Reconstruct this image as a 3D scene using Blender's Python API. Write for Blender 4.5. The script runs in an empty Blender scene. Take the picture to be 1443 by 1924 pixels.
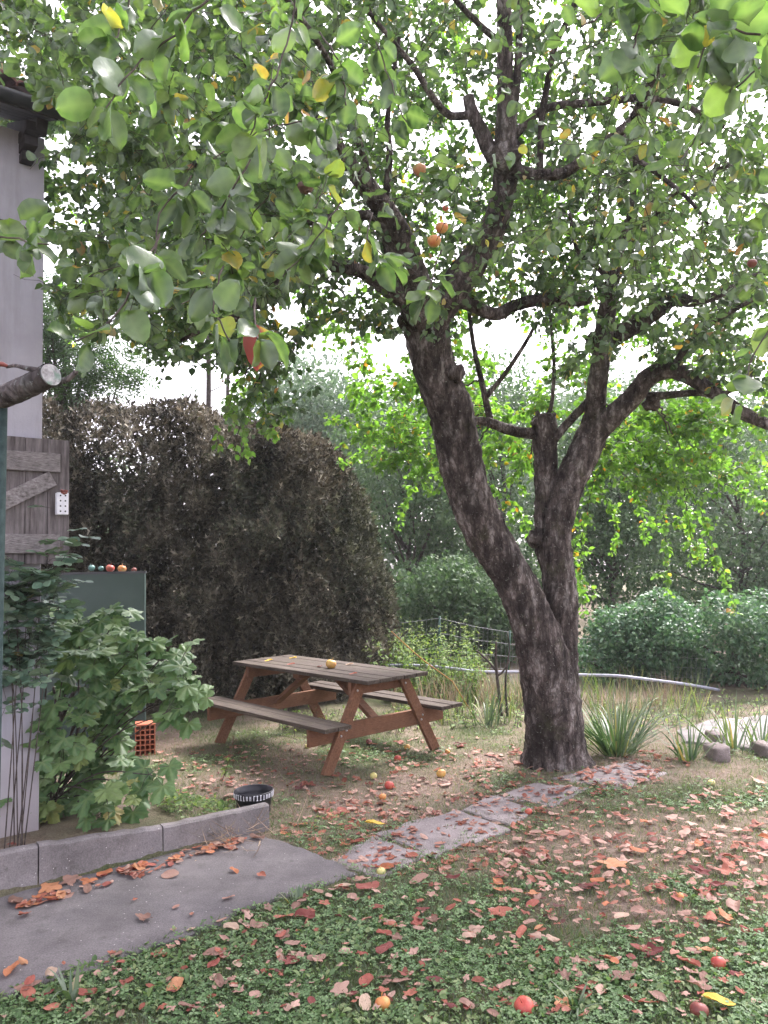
import bpy, math, random
import numpy as np
from mathutils import Vector, Matrix, noise, kdtree

SC = bpy.context.scene
COL = SC.collection
rng = np.random.default_rng(7)
random.seed(7)

# ------------------------------------------------------------------ camera
FPX, PITCH, ROLL, CAMH = 1450.0, 0.0693, 0.0224, 1.7843      # focal length in px of the 1443x1924 photograph
W0, H0 = 1443.0, 1924.0
cr_, sr_ = math.cos(ROLL), math.sin(ROLL)
cp_, sp_ = math.cos(PITCH), math.sin(PITCH)
FW = np.array([0, cp_, sp_]); UP0 = np.array([0, -sp_, cp_]); RT0 = np.array([1.0, 0, 0])
CAMPOS = np.array([0, 0, CAMH])
Rw = cr_ * RT0 - sr_ * UP0
Uw = sr_ * RT0 + cr_ * UP0
cam = bpy.data.cameras.new("camera")
cam.sensor_fit = 'VERTICAL'; cam.sensor_height = 24.0
cam.lens = FPX / H0 * 24.0
cam.clip_start = 0.05; cam.clip_end = 2000
camo = bpy.data.objects.new("camera", cam); COL.objects.link(camo)
camo.matrix_world = Matrix(((Rw[0], Uw[0], -FW[0], 0), (Rw[1], Uw[1], -FW[1], 0), (Rw[2], Uw[2], -FW[2], CAMH), (0, 0, 0, 1)))
SC.camera = camo

# ------------------------------------------------------------------ light
SUN_EL, SUN_AZ = math.radians(52), math.radians(35)      # azimuth measured from +Y (view direction) towards +X
w = bpy.data.worlds.new("World"); SC.world = w; w.use_nodes = True
nt = w.node_tree; nt.nodes.clear()
sky = nt.nodes.new('ShaderNodeTexSky'); sky.sky_type = 'NISHITA'; sky.sun_disc = False
sky.sun_elevation = SUN_EL; sky.sun_rotation = SUN_AZ; sky.air_density = 1.0; sky.dust_density = 4.0; sky.ozone_density = 1.0
hs = nt.nodes.new('ShaderNodeHueSaturation'); hs.inputs['Saturation'].default_value = 0.22; hs.inputs['Value'].default_value = 1.0
mixw = nt.nodes.new('ShaderNodeMix'); mixw.data_type = 'RGBA'; mixw.blend_type = 'MULTIPLY'
mixw.inputs[0].default_value = 1.0; mixw.inputs[7].default_value = (1.04, 0.97, 1.05, 1)
bg = nt.nodes.new('ShaderNodeBackground'); bg.inputs['Strength'].default_value = 0.15
wo = nt.nodes.new('ShaderNodeOutputWorld')
nt.links.new(sky.outputs[0], hs.inputs['Color']); nt.links.new(hs.outputs[0], mixw.inputs[6])
nt.links.new(mixw.outputs[2], bg.inputs['Color']); nt.links.new(bg.outputs[0], wo.inputs['Surface'])
sun = bpy.data.lights.new("sun", 'SUN'); sun.energy = 1.5; sun.angle = math.radians(14); sun.color = (1.0, 0.965, 0.93)
suno = bpy.data.objects.new("sun", sun); COL.objects.link(suno)
sd = Vector((math.sin(SUN_AZ) * math.cos(SUN_EL), math.cos(SUN_AZ) * math.cos(SUN_EL), math.sin(SUN_EL)))
suno.rotation_euler = sd.to_track_quat('Z', 'Y').to_euler()
SC.view_settings.view_transform = 'Standard'; SC.view_settings.look = 'None'
SC.view_settings.exposure = 2.45; SC.view_settings.gamma = 1.0; SC.view_settings.use_curve_mapping = False
SC.render.engine = 'CYCLES'
cy = SC.cycles
cy.max_bounces = 7; cy.diffuse_bounces = 4; cy.glossy_bounces = 2; cy.transmission_bounces = 4; cy.transparent_max_bounces = 6
cy.use_denoising = True

# ------------------------------------------------------------------ pixel <-> world
def ray(px, py):
    px = np.asarray(px, float); py = np.asarray(py, float)
    xr = (px - 721.5) / FPX; yr = (py - 962) / FPX
    X = xr * cr_ - yr * sr_; Y = xr * sr_ + yr * cr_
    return FW + X[..., None] * RT0 - Y[..., None] * UP0
def P(px, py, d):
    """the point that the photograph shows at a pixel, d metres in front of the camera"""
    return CAMPOS + ray(px, py) * np.asarray(d, float)[..., None]
def G(px, py, z=0.0):
    """the point of the level z that the photograph shows at a pixel"""
    r = ray(px, py); t = (z - CAMH) / r[..., 2]
    return CAMPOS + r * t[..., None]
def project(p):
    q = np.asarray(p, float) - CAMPOS
    d = q @ FW; X = (q @ RT0) / d; Y = -(q @ UP0) / d
    return 721.5 + FPX * (X * cr_ + Y * sr_), 962 + FPX * (-X * sr_ + Y * cr_), d
def px_m(d): return FPX / d

# ------------------------------------------------------------------ mesh building
def norm(a):
    a = np.asarray(a, float)
    return a / np.maximum(np.linalg.norm(a, axis=-1, keepdims=True), 1e-9)
def link(name, me, mat=None, parent=None):
    o = bpy.data.objects.new(name, me); COL.objects.link(o)
    if mat is not None: me.materials.append(mat)
    if parent is not None: o.parent = parent
    return o
def mk(name, V, faces, mat=None, parent=None, attrs=None, smooth=True):
    """V (n,3); faces: one (m,k) array or a list of such arrays"""
    me = bpy.data.meshes.new(name)
    V = np.asarray(V, np.float32)
    fl = faces if isinstance(faces, list) else [faces]
    fl = [np.asarray(f, np.int32) for f in fl if len(f)]
    me.vertices.add(len(V)); me.vertices.foreach_set('co', V.ravel())
    loops = np.concatenate([f.ravel() for f in fl])
    tot = np.concatenate([np.full(len(f), f.shape[1], np.int32) for f in fl])
    st = np.concatenate([[0], np.cumsum(tot)[:-1]]).astype(np.int32)
    me.loops.add(len(loops)); me.loops.foreach_set('vertex_index', loops)
    me.polygons.add(len(tot)); me.polygons.foreach_set('loop_start', st); me.polygons.foreach_set('loop_total', tot)
    me.polygons.foreach_set('use_smooth', np.full(len(tot), smooth))
    for k, a in (attrs or {}).items():
        at = me.attributes.new(k, 'FLOAT', 'POINT'); at.data.foreach_set('value', np.asarray(a, np.float32))
    me.update(calc_edges=True)
    return link(name, me, mat, parent)
class MB:
    """collects pieces of ONE mesh"""
    def __init__(s): s.V = []; s.F3 = []; s.F4 = []; s.n = 0
    def add(s, V, F):
        V = np.asarray(V, float); s.V.append(V)
        for f in (F if isinstance(F, list) else [F]):
            f = np.asarray(f, int)
            if len(f) == 0: continue
            (s.F3 if f.shape[1] == 3 else s.F4).append(f + s.n)
        s.n += len(V); return s
    def box(s, c, u, v, w_, a, b, d):
        """box centred c, half sizes a,b,d along the axes u,v,w_ with slightly worn corners"""
        c, u, v, w_ = map(lambda t: np.asarray(t, float), (c, u, v, w_))
        ch = min(min(a, b, d) * 0.16, .0045)
        vs = []
        for i in (-1, 1):
            for j in (-1, 1):
                for k in (-1, 1):
                    for m in range(3):
                        e = [a - ch, b - ch, d - ch]; e[m] += ch
                        vs.append(c + u * e[0] * i + v * e[1] * j + w_ * e[2] * k)
        ix = lambda i, j, k, m: ((i * 2 + j) * 2 + k) * 3 + m
        q = []; t = []
        for x in (0, 1):
            q += [[ix(x, 0, 0, 0), ix(x, 1, 0, 0), ix(x, 1, 1, 0), ix(x, 0, 1, 0)], [ix(0, x, 0, 1), ix(1, x, 0, 1), ix(1, x, 1, 1), ix(0, x, 1, 1)], [ix(0, 0, x, 2), ix(1, 0, x, 2), ix(1, 1, x, 2), ix(0, 1, x, 2)]]
            for y in (0, 1):
                q += [[ix(x, y, 0, 0), ix(x, y, 1, 0), ix(x, y, 1, 1), ix(x, y, 0, 1)], [ix(x, 0, y, 0), ix(x, 1, y, 0), ix(x, 1, y, 2), ix(x, 0, y, 2)], [ix(0, x, y, 1), ix(1, x, y, 1), ix(1, x, y, 2), ix(0, x, y, 2)]]
                for z in (0, 1): t.append([ix(x, y, z, 0), ix(x, y, z, 1), ix(x, y, z, 2)])
        vs = np.array(vs)
        q = np.array(q); t = np.array(t)
        def orient(F):
            cen = vs[F].mean(1) - c; nn = np.cross(vs[F[:, 1]] - vs[F[:, 0]], vs[F[:, 2]] - vs[F[:, 0]])
            flip = (cen * nn).sum(1) < 0; F = F.copy(); F[flip] = F[flip][:, ::-1]; return F
        return s.add(vs, [orient(q), orient(t)])
    def bar(s, p0, p1, wdt, hgt, up=(0, 0, 1)):
        p0 = np.asarray(p0, float); p1 = np.asarray(p1, float)
        u = norm(p1 - p0); side = norm(np.cross(u, up)); v = np.cross(side, u)
        return s.box((p0 + p1) / 2, u, side, v, np.linalg.norm(p1 - p0) / 2, wdt / 2, hgt / 2)
    def tube(s, pts, rad, n=8, caps=True, disp=None):
        V, F, C = tube(pts, rad, n, caps, disp); return s.add(V, [F, C])
    def build(s, name, mat=None, parent=None, smooth=False):
        fl = []
        if s.F3: fl.append(np.concatenate(s.F3))
        if s.F4: fl.append(np.concatenate(s.F4))
        return mk(name, np.concatenate(s.V), fl, mat, parent, None, smooth)
def frames(pts):
    pts = np.asarray(pts, float); T = norm(np.gradient(pts, axis=0))
    N = np.zeros_like(T); a = np.array([0, 0, 1.0]) if abs(T[0, 2]) < .9 else np.array([1.0, 0, 0])
    N[0] = norm(np.cross(T[0], a))
    for i in range(1, len(pts)):
        v = N[i - 1] - T[i] * (N[i - 1] @ T[i]); N[i] = norm(v)
    return T, N, np.cross(T, N)
def tube(pts, rad, n=8, caps=True, disp=None):
    pts = np.asarray(pts, float); m = len(pts); rad = np.broadcast_to(np.asarray(rad, float), (m,))
    T, N, B = frames(pts)
    a = np.arange(n) * 2 * np.pi / n
    r = rad[:, None] * np.ones(n)
    if disp is not None: r = disp(pts, r, a, N, B)
    V = pts[:, None] + r[..., None] * (np.cos(a)[None, :, None] * N[:, None] + np.sin(a)[None, :, None] * B[:, None])
    V = V.reshape(-1, 3)
    i = np.arange(m - 1)[:, None] * n; j = np.arange(n)[None]; j2 = (j + 1) % n
    F = np.stack([i + j, i + j2, i + n + j2, i + n + j], -1).reshape(-1, 4)
    C = np.zeros((0, 3), int)
    if caps:
        V = np.concatenate([V, pts[[0, -1]]]); c0 = m * n; c1 = c0 + 1
        k = np.arange(n); k2 = (k + 1) % n; e = (m - 1) * n
        C = np.concatenate([np.stack([np.full(n, c0), k2, k], 1), np.stack([np.full(n, c1), e + k, e + k2], 1)])
    return V, F, C
def smooth_path(pts, step=0.04):
    """Catmull-Rom through rows of any width (xyz + radius), resampled"""
    p = np.asarray(pts, float); p = np.concatenate([[2 * p[0] - p[1]], p, [2 * p[-1] - p[-2]]])
    out = []
    for i in range(1, len(p) - 2):
        L = np.linalg.norm(p[i + 1, :3] - p[i, :3]); k = max(2, int(L / step))
        t = np.linspace(0, 1, k, endpoint=False)[:, None]
        out.append(.5 * (2 * p[i] + (p[i + 1] - p[i - 1]) * t + (2 * p[i - 1] - 5 * p[i] + 4 * p[i + 1] - p[i + 2]) * t ** 2 + (3 * p[i] - p[i - 1] - 3 * p[i + 1] + p[i + 2]) * t ** 3))
    out.append(p[-2:-1]); return np.concatenate(out)
def scatter(tmplV, tmplF, pos, X, Y, Z, scale):
    """copies of a small template as one vertex and face array"""
    k = len(pos); n = len(tmplV); scale = np.broadcast_to(np.asarray(scale, float), (k,))
    V = pos[:, None] + scale[:, None, None] * (tmplV[None, :, 0, None] * X[:, None] + tmplV[None, :, 1, None] * Y[:, None] + tmplV[None, :, 2, None] * Z[:, None])
    F = (tmplF[None] + (np.arange(k) * n)[:, None, None]).reshape(-1, tmplF.shape[1])
    return V.reshape(-1, 3), F
def basis(Y, up):
    """Y along the leaf, Z close to up"""
    Y = norm(Y); X = norm(np.cross(Y, up)); return X, Y, np.cross(X, Y)
def rnd3(k): return norm(rng.normal(size=(k, 3)))
def inpoly(px, py, poly):
    poly = np.asarray(poly, float); r = np.zeros(np.shape(px), bool); j = len(poly) - 1
    for i in range(len(poly)):
        (xi, yi), (xj, yj) = poly[i], poly[j]
        c = ((yi > py) != (yj > py)) & (px < (xj - xi) * (py - yi) / (yj - yi + 1e-12) + xi)
        r ^= c; j = i
    return r
def samp(poly, k):
    poly = np.asarray(poly, float); lo = poly.min(0); hi = poly.max(0); out = np.zeros((0, 2))
    while len(out) < k:
        q = rng.uniform(lo, hi, (k * 3 + 10, 2)); out = np.concatenate([out, q[inpoly(q[:, 0], q[:, 1], poly)]])
    return out[:k]
def sstep(a, b, x):
    t = np.clip((np.asarray(x, float) - a) / (b - a), 0, 1); return t * t * (3 - 2 * t)
_lat = rng.random((256, 256))
def vn(x, y, s=1.0, o=0):
    """smooth value noise 0..1, vectorised"""
    x = np.asarray(x, float) * s + o * 17.3 + 1000; y = np.asarray(y, float) * s + o * 9.1 + 1000
    xi = np.floor(x).astype(int); yi = np.floor(y).astype(int); fx = x - xi; fy = y - yi
    fx = fx * fx * (3 - 2 * fx); fy = fy * fy * (3 - 2 * fy); g = lambda a, b: _lat[a & 255, b & 255]
    return (g(xi, yi) * (1 - fx) + g(xi + 1, yi) * fx) * (1 - fy) + (g(xi, yi + 1) * (1 - fx) + g(xi + 1, yi + 1) * fx) * fy

# ------------------------------------------------------------------ object records
def tag(o, label, cat=None, group=None, kind=None):
    if label: o['label'] = label
    if cat: o['category'] = cat
    if group: o['group'] = group
    if kind: o['kind'] = kind
    return o
def thing(name, label, cat, loc=(0, 0, 0), group=None):
    o = bpy.data.objects.new(name, None); COL.objects.link(o); o.location = loc
    o.empty_display_size = 0.1
    return tag(o, label, cat, group)
def under(o, t):
    """parent a mesh that was built in world coordinates to the thing t"""
    o.parent = t; o.matrix_parent_inverse = Matrix.Translation(t.location).inverted(); return o

# ------------------------------------------------------------------ materials
def _n(nt, t, **kw):
    n = nt.nodes.new(t)
    for k, v in kw.items(): setattr(n, k, v)
    return n
def newmat(name):
    m = bpy.data.materials.new(name); m.use_nodes = True; nt = m.node_tree; nt.nodes.clear()
    out = nt.nodes.new('ShaderNodeOutputMaterial'); return m, nt, out
def ramp(nt, fac, stops):
    r = nt.nodes.new('ShaderNodeValToRGB'); e = r.color_ramp.elements
    while len(e) < len(stops): e.new(0.5)
    for el, (p, c) in zip(e, stops): el.position = p; el.color = (*c, 1)
    nt.links.new(fac, r.inputs[0]); return r.outputs[0]
def noise_tex(nt, scale, detail=4, rough=.55, vec=None, coord='Object', stretch=None):
    tc = nt.nodes.new('ShaderNodeTexCoord'); src = tc.outputs[coord]
    if stretch:
        mp = nt.nodes.new('ShaderNodeMapping'); mp.inputs['Scale'].default_value = stretch; nt.links.new(src, mp.inputs[0]); src = mp.outputs[0]
    n = nt.nodes.new('ShaderNodeTexNoise'); n.inputs['Scale'].default_value = scale; n.inputs['Detail'].default_value = detail; n.inputs['Roughness'].default_value = rough
    nt.links.new(src, n.inputs['Vector']); return n.outputs['Fac']
def mixc(nt, fac, a, b, blend='MIX'):
    m = nt.nodes.new('ShaderNodeMix'); m.data_type = 'RGBA'; m.blend_type = blend
    for sock, v in ((m.inputs[0], fac), (m.inputs[6], a), (m.inputs[7], b)):
        if isinstance(v, (int, float)): sock.default_value = v
        elif isinstance(v, tuple): sock.default_value = (*v, 1)
        else: nt.links.new(v, sock)
    return m.outputs[2]
def mathn(nt, op, a, b=None, clamp=False):
    m = nt.nodes.new('ShaderNodeMath'); m.operation = op; m.use_clamp = clamp
    for s, v in ((m.inputs[0], a), (m.inputs[1], b)):
        if v is None: continue
        if isinstance(v, (int, float)): s.default_value = v
        else: nt.links.new(v, s)
    return m.outputs[0]
def bump(nt, h, strength=.5, dist=.01, prev=None):
    b = nt.nodes.new('ShaderNodeBump'); b.inputs['Strength'].default_value = strength; b.inputs['Distance'].default_value = dist
    nt.links.new(h, b.inputs['Height'])
    if prev is not None: nt.links.new(prev, b.inputs['Normal'])
    return b.outputs[0]
def princ(nt, out, col, rough=.8, spec=.3, nrm=None, metal=0):
    p = nt.nodes.new('ShaderNodeBsdfPrincipled')
    if isinstance(col, tuple): p.inputs['Base Color'].default_value = (*col, 1)
    else: nt.links.new(col, p.inputs['Base Color'])
    if isinstance(rough, (int, float)): p.inputs['Roughness'].default_value = rough
    else: nt.links.new(rough, p.inputs['Roughness'])
    p.inputs['Specular IOR Level'].default_value = spec; p.inputs['Metallic'].default_value = metal
    if nrm is not None: nt.links.new(nrm, p.inputs['Normal'])
    if out is not None: nt.links.new(p.outputs[0], out.inputs[0])
    return p.outputs[0]
def attr(nt, name):
    a = nt.nodes.new('ShaderNodeAttribute'); a.attribute_name = name; return a.outputs['Fac']
def leaf_mat(name, stops, trans=.35, tcol=(1.15, 1.35, .5), rough=.5, spec=.4, under=(.22, .27, .2), src='rnd', vein=None):
    """a leaf: coloured per leaf by the attribute rnd, lets light through"""
    m, nt, out = newmat(name)
    r = attr(nt, src) if src != 'object' else nt.nodes.new('ShaderNodeObjectInfo').outputs['Random']
    c = ramp(nt, r, stops)
    nz = noise_tex(nt, 45, 3)
    c = mixc(nt, .5, c, ramp(nt, nz, [(.3, (.6, .6, .6)), (.7, (1.35, 1.35, 1.35))]), 'MULTIPLY')
    if vein: c = mixc(nt, attr(nt, 'vein'), c, vein)
    geo = nt.nodes.new('ShaderNodeNewGeometry')
    under_ = mixc(nt, .55 if under else 0.0, c, under or (0, 0, 0))
    cc = mixc(nt, geo.outputs['Backfacing'], c, under_)
    p = princ(nt, None, cc, rough, spec, bump(nt, nz, .35, .004))
    t = nt.nodes.new('ShaderNodeBsdfTranslucent'); nt.links.new(mixc(nt, 1.0, c, tcol, 'MULTIPLY'), t.inputs['Color'])
    ms = nt.nodes.new('ShaderNodeMixShader'); ms.inputs[0].default_value = trans
    nt.links.new(p, ms.inputs[1]); nt.links.new(t.outputs[0], ms.inputs[2]); nt.links.new(ms.outputs[0], out.inputs[0])
    return m
def plain_mat(name, a, b, scale=8, rough=.8, spec=.25, bs=.3, bd=.005, detail=6, stretch=None, metal=0):
    m, nt, out = newmat(name)
    n = noise_tex(nt, scale, detail, .6, stretch=stretch)
    princ(nt, out, ramp(nt, n, [(.3, a), (.7, b)]), rough, spec, bump(nt, n, bs, bd), metal); return m

# ------------------------------------------------------------------ surfaces
def ground_mat():
    m, nt, out = newmat("lawn soil")
    n1 = noise_tex(nt, 14, 8, .65); n2 = noise_tex(nt, 90, 5, .7); n3 = noise_tex(nt, 1.1, 3)
    soil = ramp(nt, n2, [(.25, (.075, .052, .045)), (.5, (.19, .135, .112)), (.78, (.30, .225, .185))])
    straw = ramp(nt, n2, [(.3, (.17, .125, .105)), (.7, (.37, .285, .24))])
    dry = mixc(nt, ramp(nt, n1, [(.38, (0, 0, 0)), (.6, (1, 1, 1))]), soil, straw)
    gr = ramp(nt, n2, [(.3, (.04, .048, .026)), (.7, (.12, .14, .065))])
    g = mathn(nt, 'MULTIPLY', attr(nt, 'green'), mathn(nt, 'ADD', n1, .45), True)
    c = mixc(nt, g, dry, gr)
    princ(nt, out, c, .95, .1, bump(nt, n2, .8, .02, bump(nt, n1, .6, .03))); return m
def concrete_mat(name, a, b, dirt=(.09, .085, .08)):
    m, nt, out = newmat(name)
    n1 = noise_tex(nt, 3.2, 8, .62); n2 = noise_tex(nt, 120, 4, .7); n3 = noise_tex(nt, 11, 6, .7)
    n4 = noise_tex(nt, 1.1, 6, .7)
    c = ramp(nt, n1, [(.3, a), (.72, b)])
    c = mixc(nt, .8, c, ramp(nt, n4, [(.32, (.62, .62, .64)), (.66, (1.3, 1.27, 1.25))]), 'MULTIPLY')
    c = mixc(nt, .75, c, ramp(nt, n2, [(.3, (.55, .55, .55)), (.7, (1.35, 1.35, 1.35))]), 'MULTIPLY')
    c = mixc(nt, ramp(nt, n3, [(.56, (0, 0, 0)), (.72, (.8, .8, .8))]), c, dirt)
    # scattered pale grit
    tc = nt.nodes.new('ShaderNodeTexCoord'); v = nt.nodes.new('ShaderNodeTexVoronoi'); v.inputs['Scale'].default_value = 24; nt.links.new(tc.outputs['Object'], v.inputs['Vector'])
    c = mixc(nt, ramp(nt, v.outputs['Distance'], [(.05, (1, 1, 1)), (.09, (0, 0, 0))]), c, (.5, .48, .46))
    princ(nt, out, c, .9, .2, bump(nt, n2, .5, .004, bump(nt, n3, .4, .01))); return m
def bark_mat(name, dark=(.016, .012, .011), mid=(.082, .066, .060), pale=(.27, .24, .225), lichen=(.38, .39, .35), moss=.5):
    m, nt, out = newmat(name)
    n1 = noise_tex(nt, 15, 9, .62, stretch=(1, 1, .30)); n2 = noise_tex(nt, 4.2, 6, .62); n3 = noise_tex(nt, 48, 5, .6); n4 = noise_tex(nt, 3.1, 5, .7)
    tc = nt.nodes.new('ShaderNodeTexCoord'); mp = nt.nodes.new('ShaderNodeMapping'); mp.inputs['Scale'].default_value = (1, 1, .42); nt.links.new(tc.outputs['Object'], mp.inputs[0])
    wob = nt.nodes.new('ShaderNodeMix'); wob.data_type = 'RGBA'; wob.inputs[0].default_value = .13
    nz = nt.nodes.new('ShaderNodeTexNoise'); nz.inputs['Scale'].default_value = 14; nz.inputs['Detail'].default_value = 5; nt.links.new(mp.outputs[0], nz.inputs['Vector'])
    nt.links.new(mp.outputs[0], wob.inputs[6]); nt.links.new(nz.outputs['Color'], wob.inputs[7])
    v = nt.nodes.new('ShaderNodeTexVoronoi'); v.feature = 'DISTANCE_TO_EDGE'; v.inputs['Scale'].default_value = 23; nt.links.new(wob.outputs[2], v.inputs['Vector'])
    crack = ramp(nt, v.outputs['Distance'], [(.0, (0, 0, 0)), (.16, (1, 1, 1))])
    c = ramp(nt, n1, [(.33, dark), (.45, mid), (.53, tuple(x * 1.5 for x in mid)), (.62, pale)])
    c = mixc(nt, ramp(nt, n2, [(.47, (0, 0, 0)), (.62, (.72, .72, .72))]), c, dark)
    c = mixc(nt, ramp(nt, crack, [(0, (.55, .55, .55)), (1, (0, 0, 0))]), c, dark)
    lf = mathn(nt, 'MULTIPLY', ramp(nt, n3, [(.62, (0, 0, 0)), (.70, (1, 1, 1))]), .5)
    c = mixc(nt, lf, c, lichen)
    mf = mathn(nt, 'MULTIPLY', ramp(nt, n4, [(.56, (0, 0, 0)), (.68, (1, 1, 1))]), moss)
    c = mixc(nt, mf, c, (.05, .052, .022))
    princ(nt, out, c, .92, .15, bump(nt, crack, .45, .012, bump(nt, n1, 1.0, .035, bump(nt, n3, .5, .01)))); return m
def wood_mat(name, a, b, moss=None, scale=3.0, grain=(1, 14, 14), turn=None):
    m, nt, out = newmat(name)
    tc = nt.nodes.new('ShaderNodeTexCoord')
    if turn is None: n1 = noise_tex(nt, scale, 9, .62, coord='Generated', stretch=grain)
    else:
        mr = nt.nodes.new('ShaderNodeMapping'); mr.inputs['Rotation'].default_value = (0, 0, turn); nt.links.new(tc.outputs['Object'], mr.inputs[0])
        ms_ = nt.nodes.new('ShaderNodeMapping'); ms_.inputs['Scale'].default_value = grain; nt.links.new(mr.outputs[0], ms_.inputs[0])
        nn = nt.nodes.new('ShaderNodeTexNoise'); nn.inputs['Scale'].default_value = scale; nn.inputs['Detail'].default_value = 9; nn.inputs['Roughness'].default_value = .65; nt.links.new(ms_.outputs[0], nn.inputs['Vector']); n1 = nn.outputs['Fac']
    n2 = noise_tex(nt, 7, 6, .7)
    c = ramp(nt, n1, [(.28, a), (.72, b)])
    c = mixc(nt, .5, c, ramp(nt, n2, [(.3, (.5, .5, .5)), (.7, (1.3, 1.3, 1.3))]), 'MULTIPLY')
    if turn is not None:
        n5 = noise_tex(nt, 55, 4, .65); c = mixc(nt, ramp(nt, n5, [(.60, (0, 0, 0)), (.70, (.6, .6, .6))]), c, (.17, .155, .12))
    if moss: c = mixc(nt, ramp(nt, n2, [(.52, (0, 0, 0)), (.68, (.7, .7, .7))]), c, moss)
    princ(nt, out, c, .85, .2, bump(nt, n1, .6, .006)); return m

M = {}
M['ground'] = ground_mat()
M['concrete'] = concrete_mat("worn concrete", (.112, .104, .105), (.185, .172, .175))
M['kerb'] = concrete_mat("kerb concrete", (.125, .115, .113), (.26, .24, .24), (.07, .066, .055))
M['slab'] = concrete_mat("slab concrete", (.21, .185, .182), (.32, .285, .28), (.15, .11, .095))
M['gravel'] = concrete_mat("pale gravel", (.16, .145, .14), (.27, .25, .245), (.13, .11, .1))
def render_mat():
    m, nt, out = newmat("lilac grey render"); n1 = noise_tex(nt, 2.2, 7, .6); n2 = noise_tex(nt, 60, 4, .7); n3 = noise_tex(nt, 5, 6, .65, stretch=(1, 1, .12))
    c = ramp(nt, n1, [(.3, (.34, .33, .385)), (.7, (.45, .44, .495))]); c = mixc(nt, ramp(nt, n3, [(.5, (0, 0, 0)), (.72, (.55, .55, .55))]), c, (.21, .20, .2))
    tc = nt.nodes.new('ShaderNodeTexCoord'); sx = nt.nodes.new('ShaderNodeSeparateXYZ'); nt.links.new(tc.outputs['Object'], sx.inputs[0])
    low = mathn(nt, 'ADD', mathn(nt, 'MULTIPLY', sx.outputs[2], -.9), mathn(nt, 'ADD', n1, .45), True); c = mixc(nt, mathn(nt, 'MULTIPLY', low, .7), c, (.27, .22, .19))
    princ(nt, out, c, .92, .1, bump(nt, n2, .45, .004, bump(nt, n1, .4, .01))); return m
M['render'] = render_mat()
M['tile'] = plain_mat("clay roof tile", (.10, .05, .045), (.24, .12, .11), 9, .85)
M['soffit'] = plain_mat("dark soffit timber", (.02, .018, .02), (.055, .048, .05), 14, .85)
M['gutter'] = plain_mat("dark zinc gutter", (.035, .036, .04), (.075, .075, .085), 6, .55, .4)
M['shutter'] = wood_mat("grey weathered boards", (.045, .037, .036), (.23, .205, .21), None, 3, (9, 9, 1))
M['shutter_h'] = wood_mat("grey weathered rails", (.085, .072, .07), (.33, .305, .31), None, 3, (1, 9, 9))
M['bark'] = bark_mat("apple bark")
M['twig'] = plain_mat("twig bark", (.03, .024, .022), (.11, .09, .08), 30, .9, .15)
M['top_wood'] = wood_mat("mossy grey plank", (.024, .018, .014), (.125, .10, .082), (.055, .05, .03), 2.2, (1, 22, 22), -2.3039)
M['leg_wood'] = wood_mat("brown stained timber", (.10, .048, .028), (.235, .12, .07), None, 3)
M['bolt'] = plain_mat("zinc bolt", (.4, .4, .42), (.6, .6, .6), 20, .4, .5, metal=.8)
M['tank'] = plain_mat("dull green enamel", (.035, .062, .052), (.06, .092, .08), 2.0, .5, .35, .1, .002)
M['black'] = plain_mat("black plastic", (.008, .008, .012), (.018, .018, .026), 12, .38, .45)
M['white'] = plain_mat("white paint", (.62, .62, .68), (.78, .78, .82), 30, .7)
M['brick'] = plain_mat("red hollow clay", (.34, .10, .055), (.48, .17, .10), 25, .85)
M['pipe'] = plain_mat("pale grey plastic pipe", (.27, .27, .34), (.40, .40, .48), 3, .5, .35)
M['stone'] = concrete_mat("grey field stone", (.14, .115, .11), (.3, .26, .25), (.09, .085, .06))
M['green_post'] = plain_mat("green painted steel", (.03, .075, .06), (.06, .11, .09), 9, .6)
M['wire'] = plain_mat("galvanised wire", (.2, .2, .22), (.34, .34, .36), 9, .5, .4)
M['cane'] = plain_mat("orange cane", (.22, .11, .03), (.36, .2, .06), 9, .6)

GREENS = [(0, (.035, .065, .032)), (.4, (.058, .105, .045)), (.75, (.09, .15, .06)), (.95, (.14, .20, .065)), (.972, (.38, .29, .06)), (.99, (.38, .20, .05)), (1, (.28, .10, .04))]
M['leaf'] = leaf_mat("apple leaf", GREENS, .45, (1.35, 1.6, .6), .4, .55, under=(.26, .32, .25), vein=(.20, .27, .13))
M['leaf_far'] = leaf_mat("apple leaf painted backlit", [(0, (.075, .15, .04)), (.5, (.125, .235, .06)), (.965, (.19, .30, .07)), (.985, (.42, .27, .05)), (1, (.45, .17, .05))], .55, (1.3, 1.55, .5), .45, .4)  # brighter copy of the apple leaf, backlight put into its colour
M['hedge'] = leaf_mat("browned conifer spray", [(0, (.016, .014, .010)), (.45, (.078, .070, .050)), (.8, (.21, .19, .145)), (1, (.36, .335, .26))], .07, (1.1, .9, .7), .8, .15, under=None)
M['hedge_green'] = leaf_mat("browned conifer spray still olive", [(0, (.016, .018, .012)), (.6, (.075, .078, .054)), (1, (.22, .22, .15))], .08, (1, 1.1, .6), .8, .15, under=None)
M['wood_leaf'] = leaf_mat("grey green tree leaf", [(0, (.03, .068, .03)), (.5, (.07, .125, .055)), (1, (.14, .205, .095))], .34, (1, 1.15, .7), .6, .3)
M['wood_pale'] = leaf_mat("silvery willow leaf", [(0, (.06, .105, .065)), (.5, (.105, .165, .10)), (1, (.18, .245, .16))], .3, (1, 1.1, .8), .6, .3)
M['bush_leaf'] = leaf_mat("mid green bush leaf", [(0, (.035, .085, .045)), (.5, (.075, .15, .08)), (1, (.15, .23, .12))], .35, (1, 1.25, .7), .5, .4)
M['ash_leaf'] = leaf_mat("compound leaf", [(0, (.02, .055, .022)), (1, (.06, .11, .035))], .4, (1.2, 1.4, .5), .55, .3)
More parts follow.
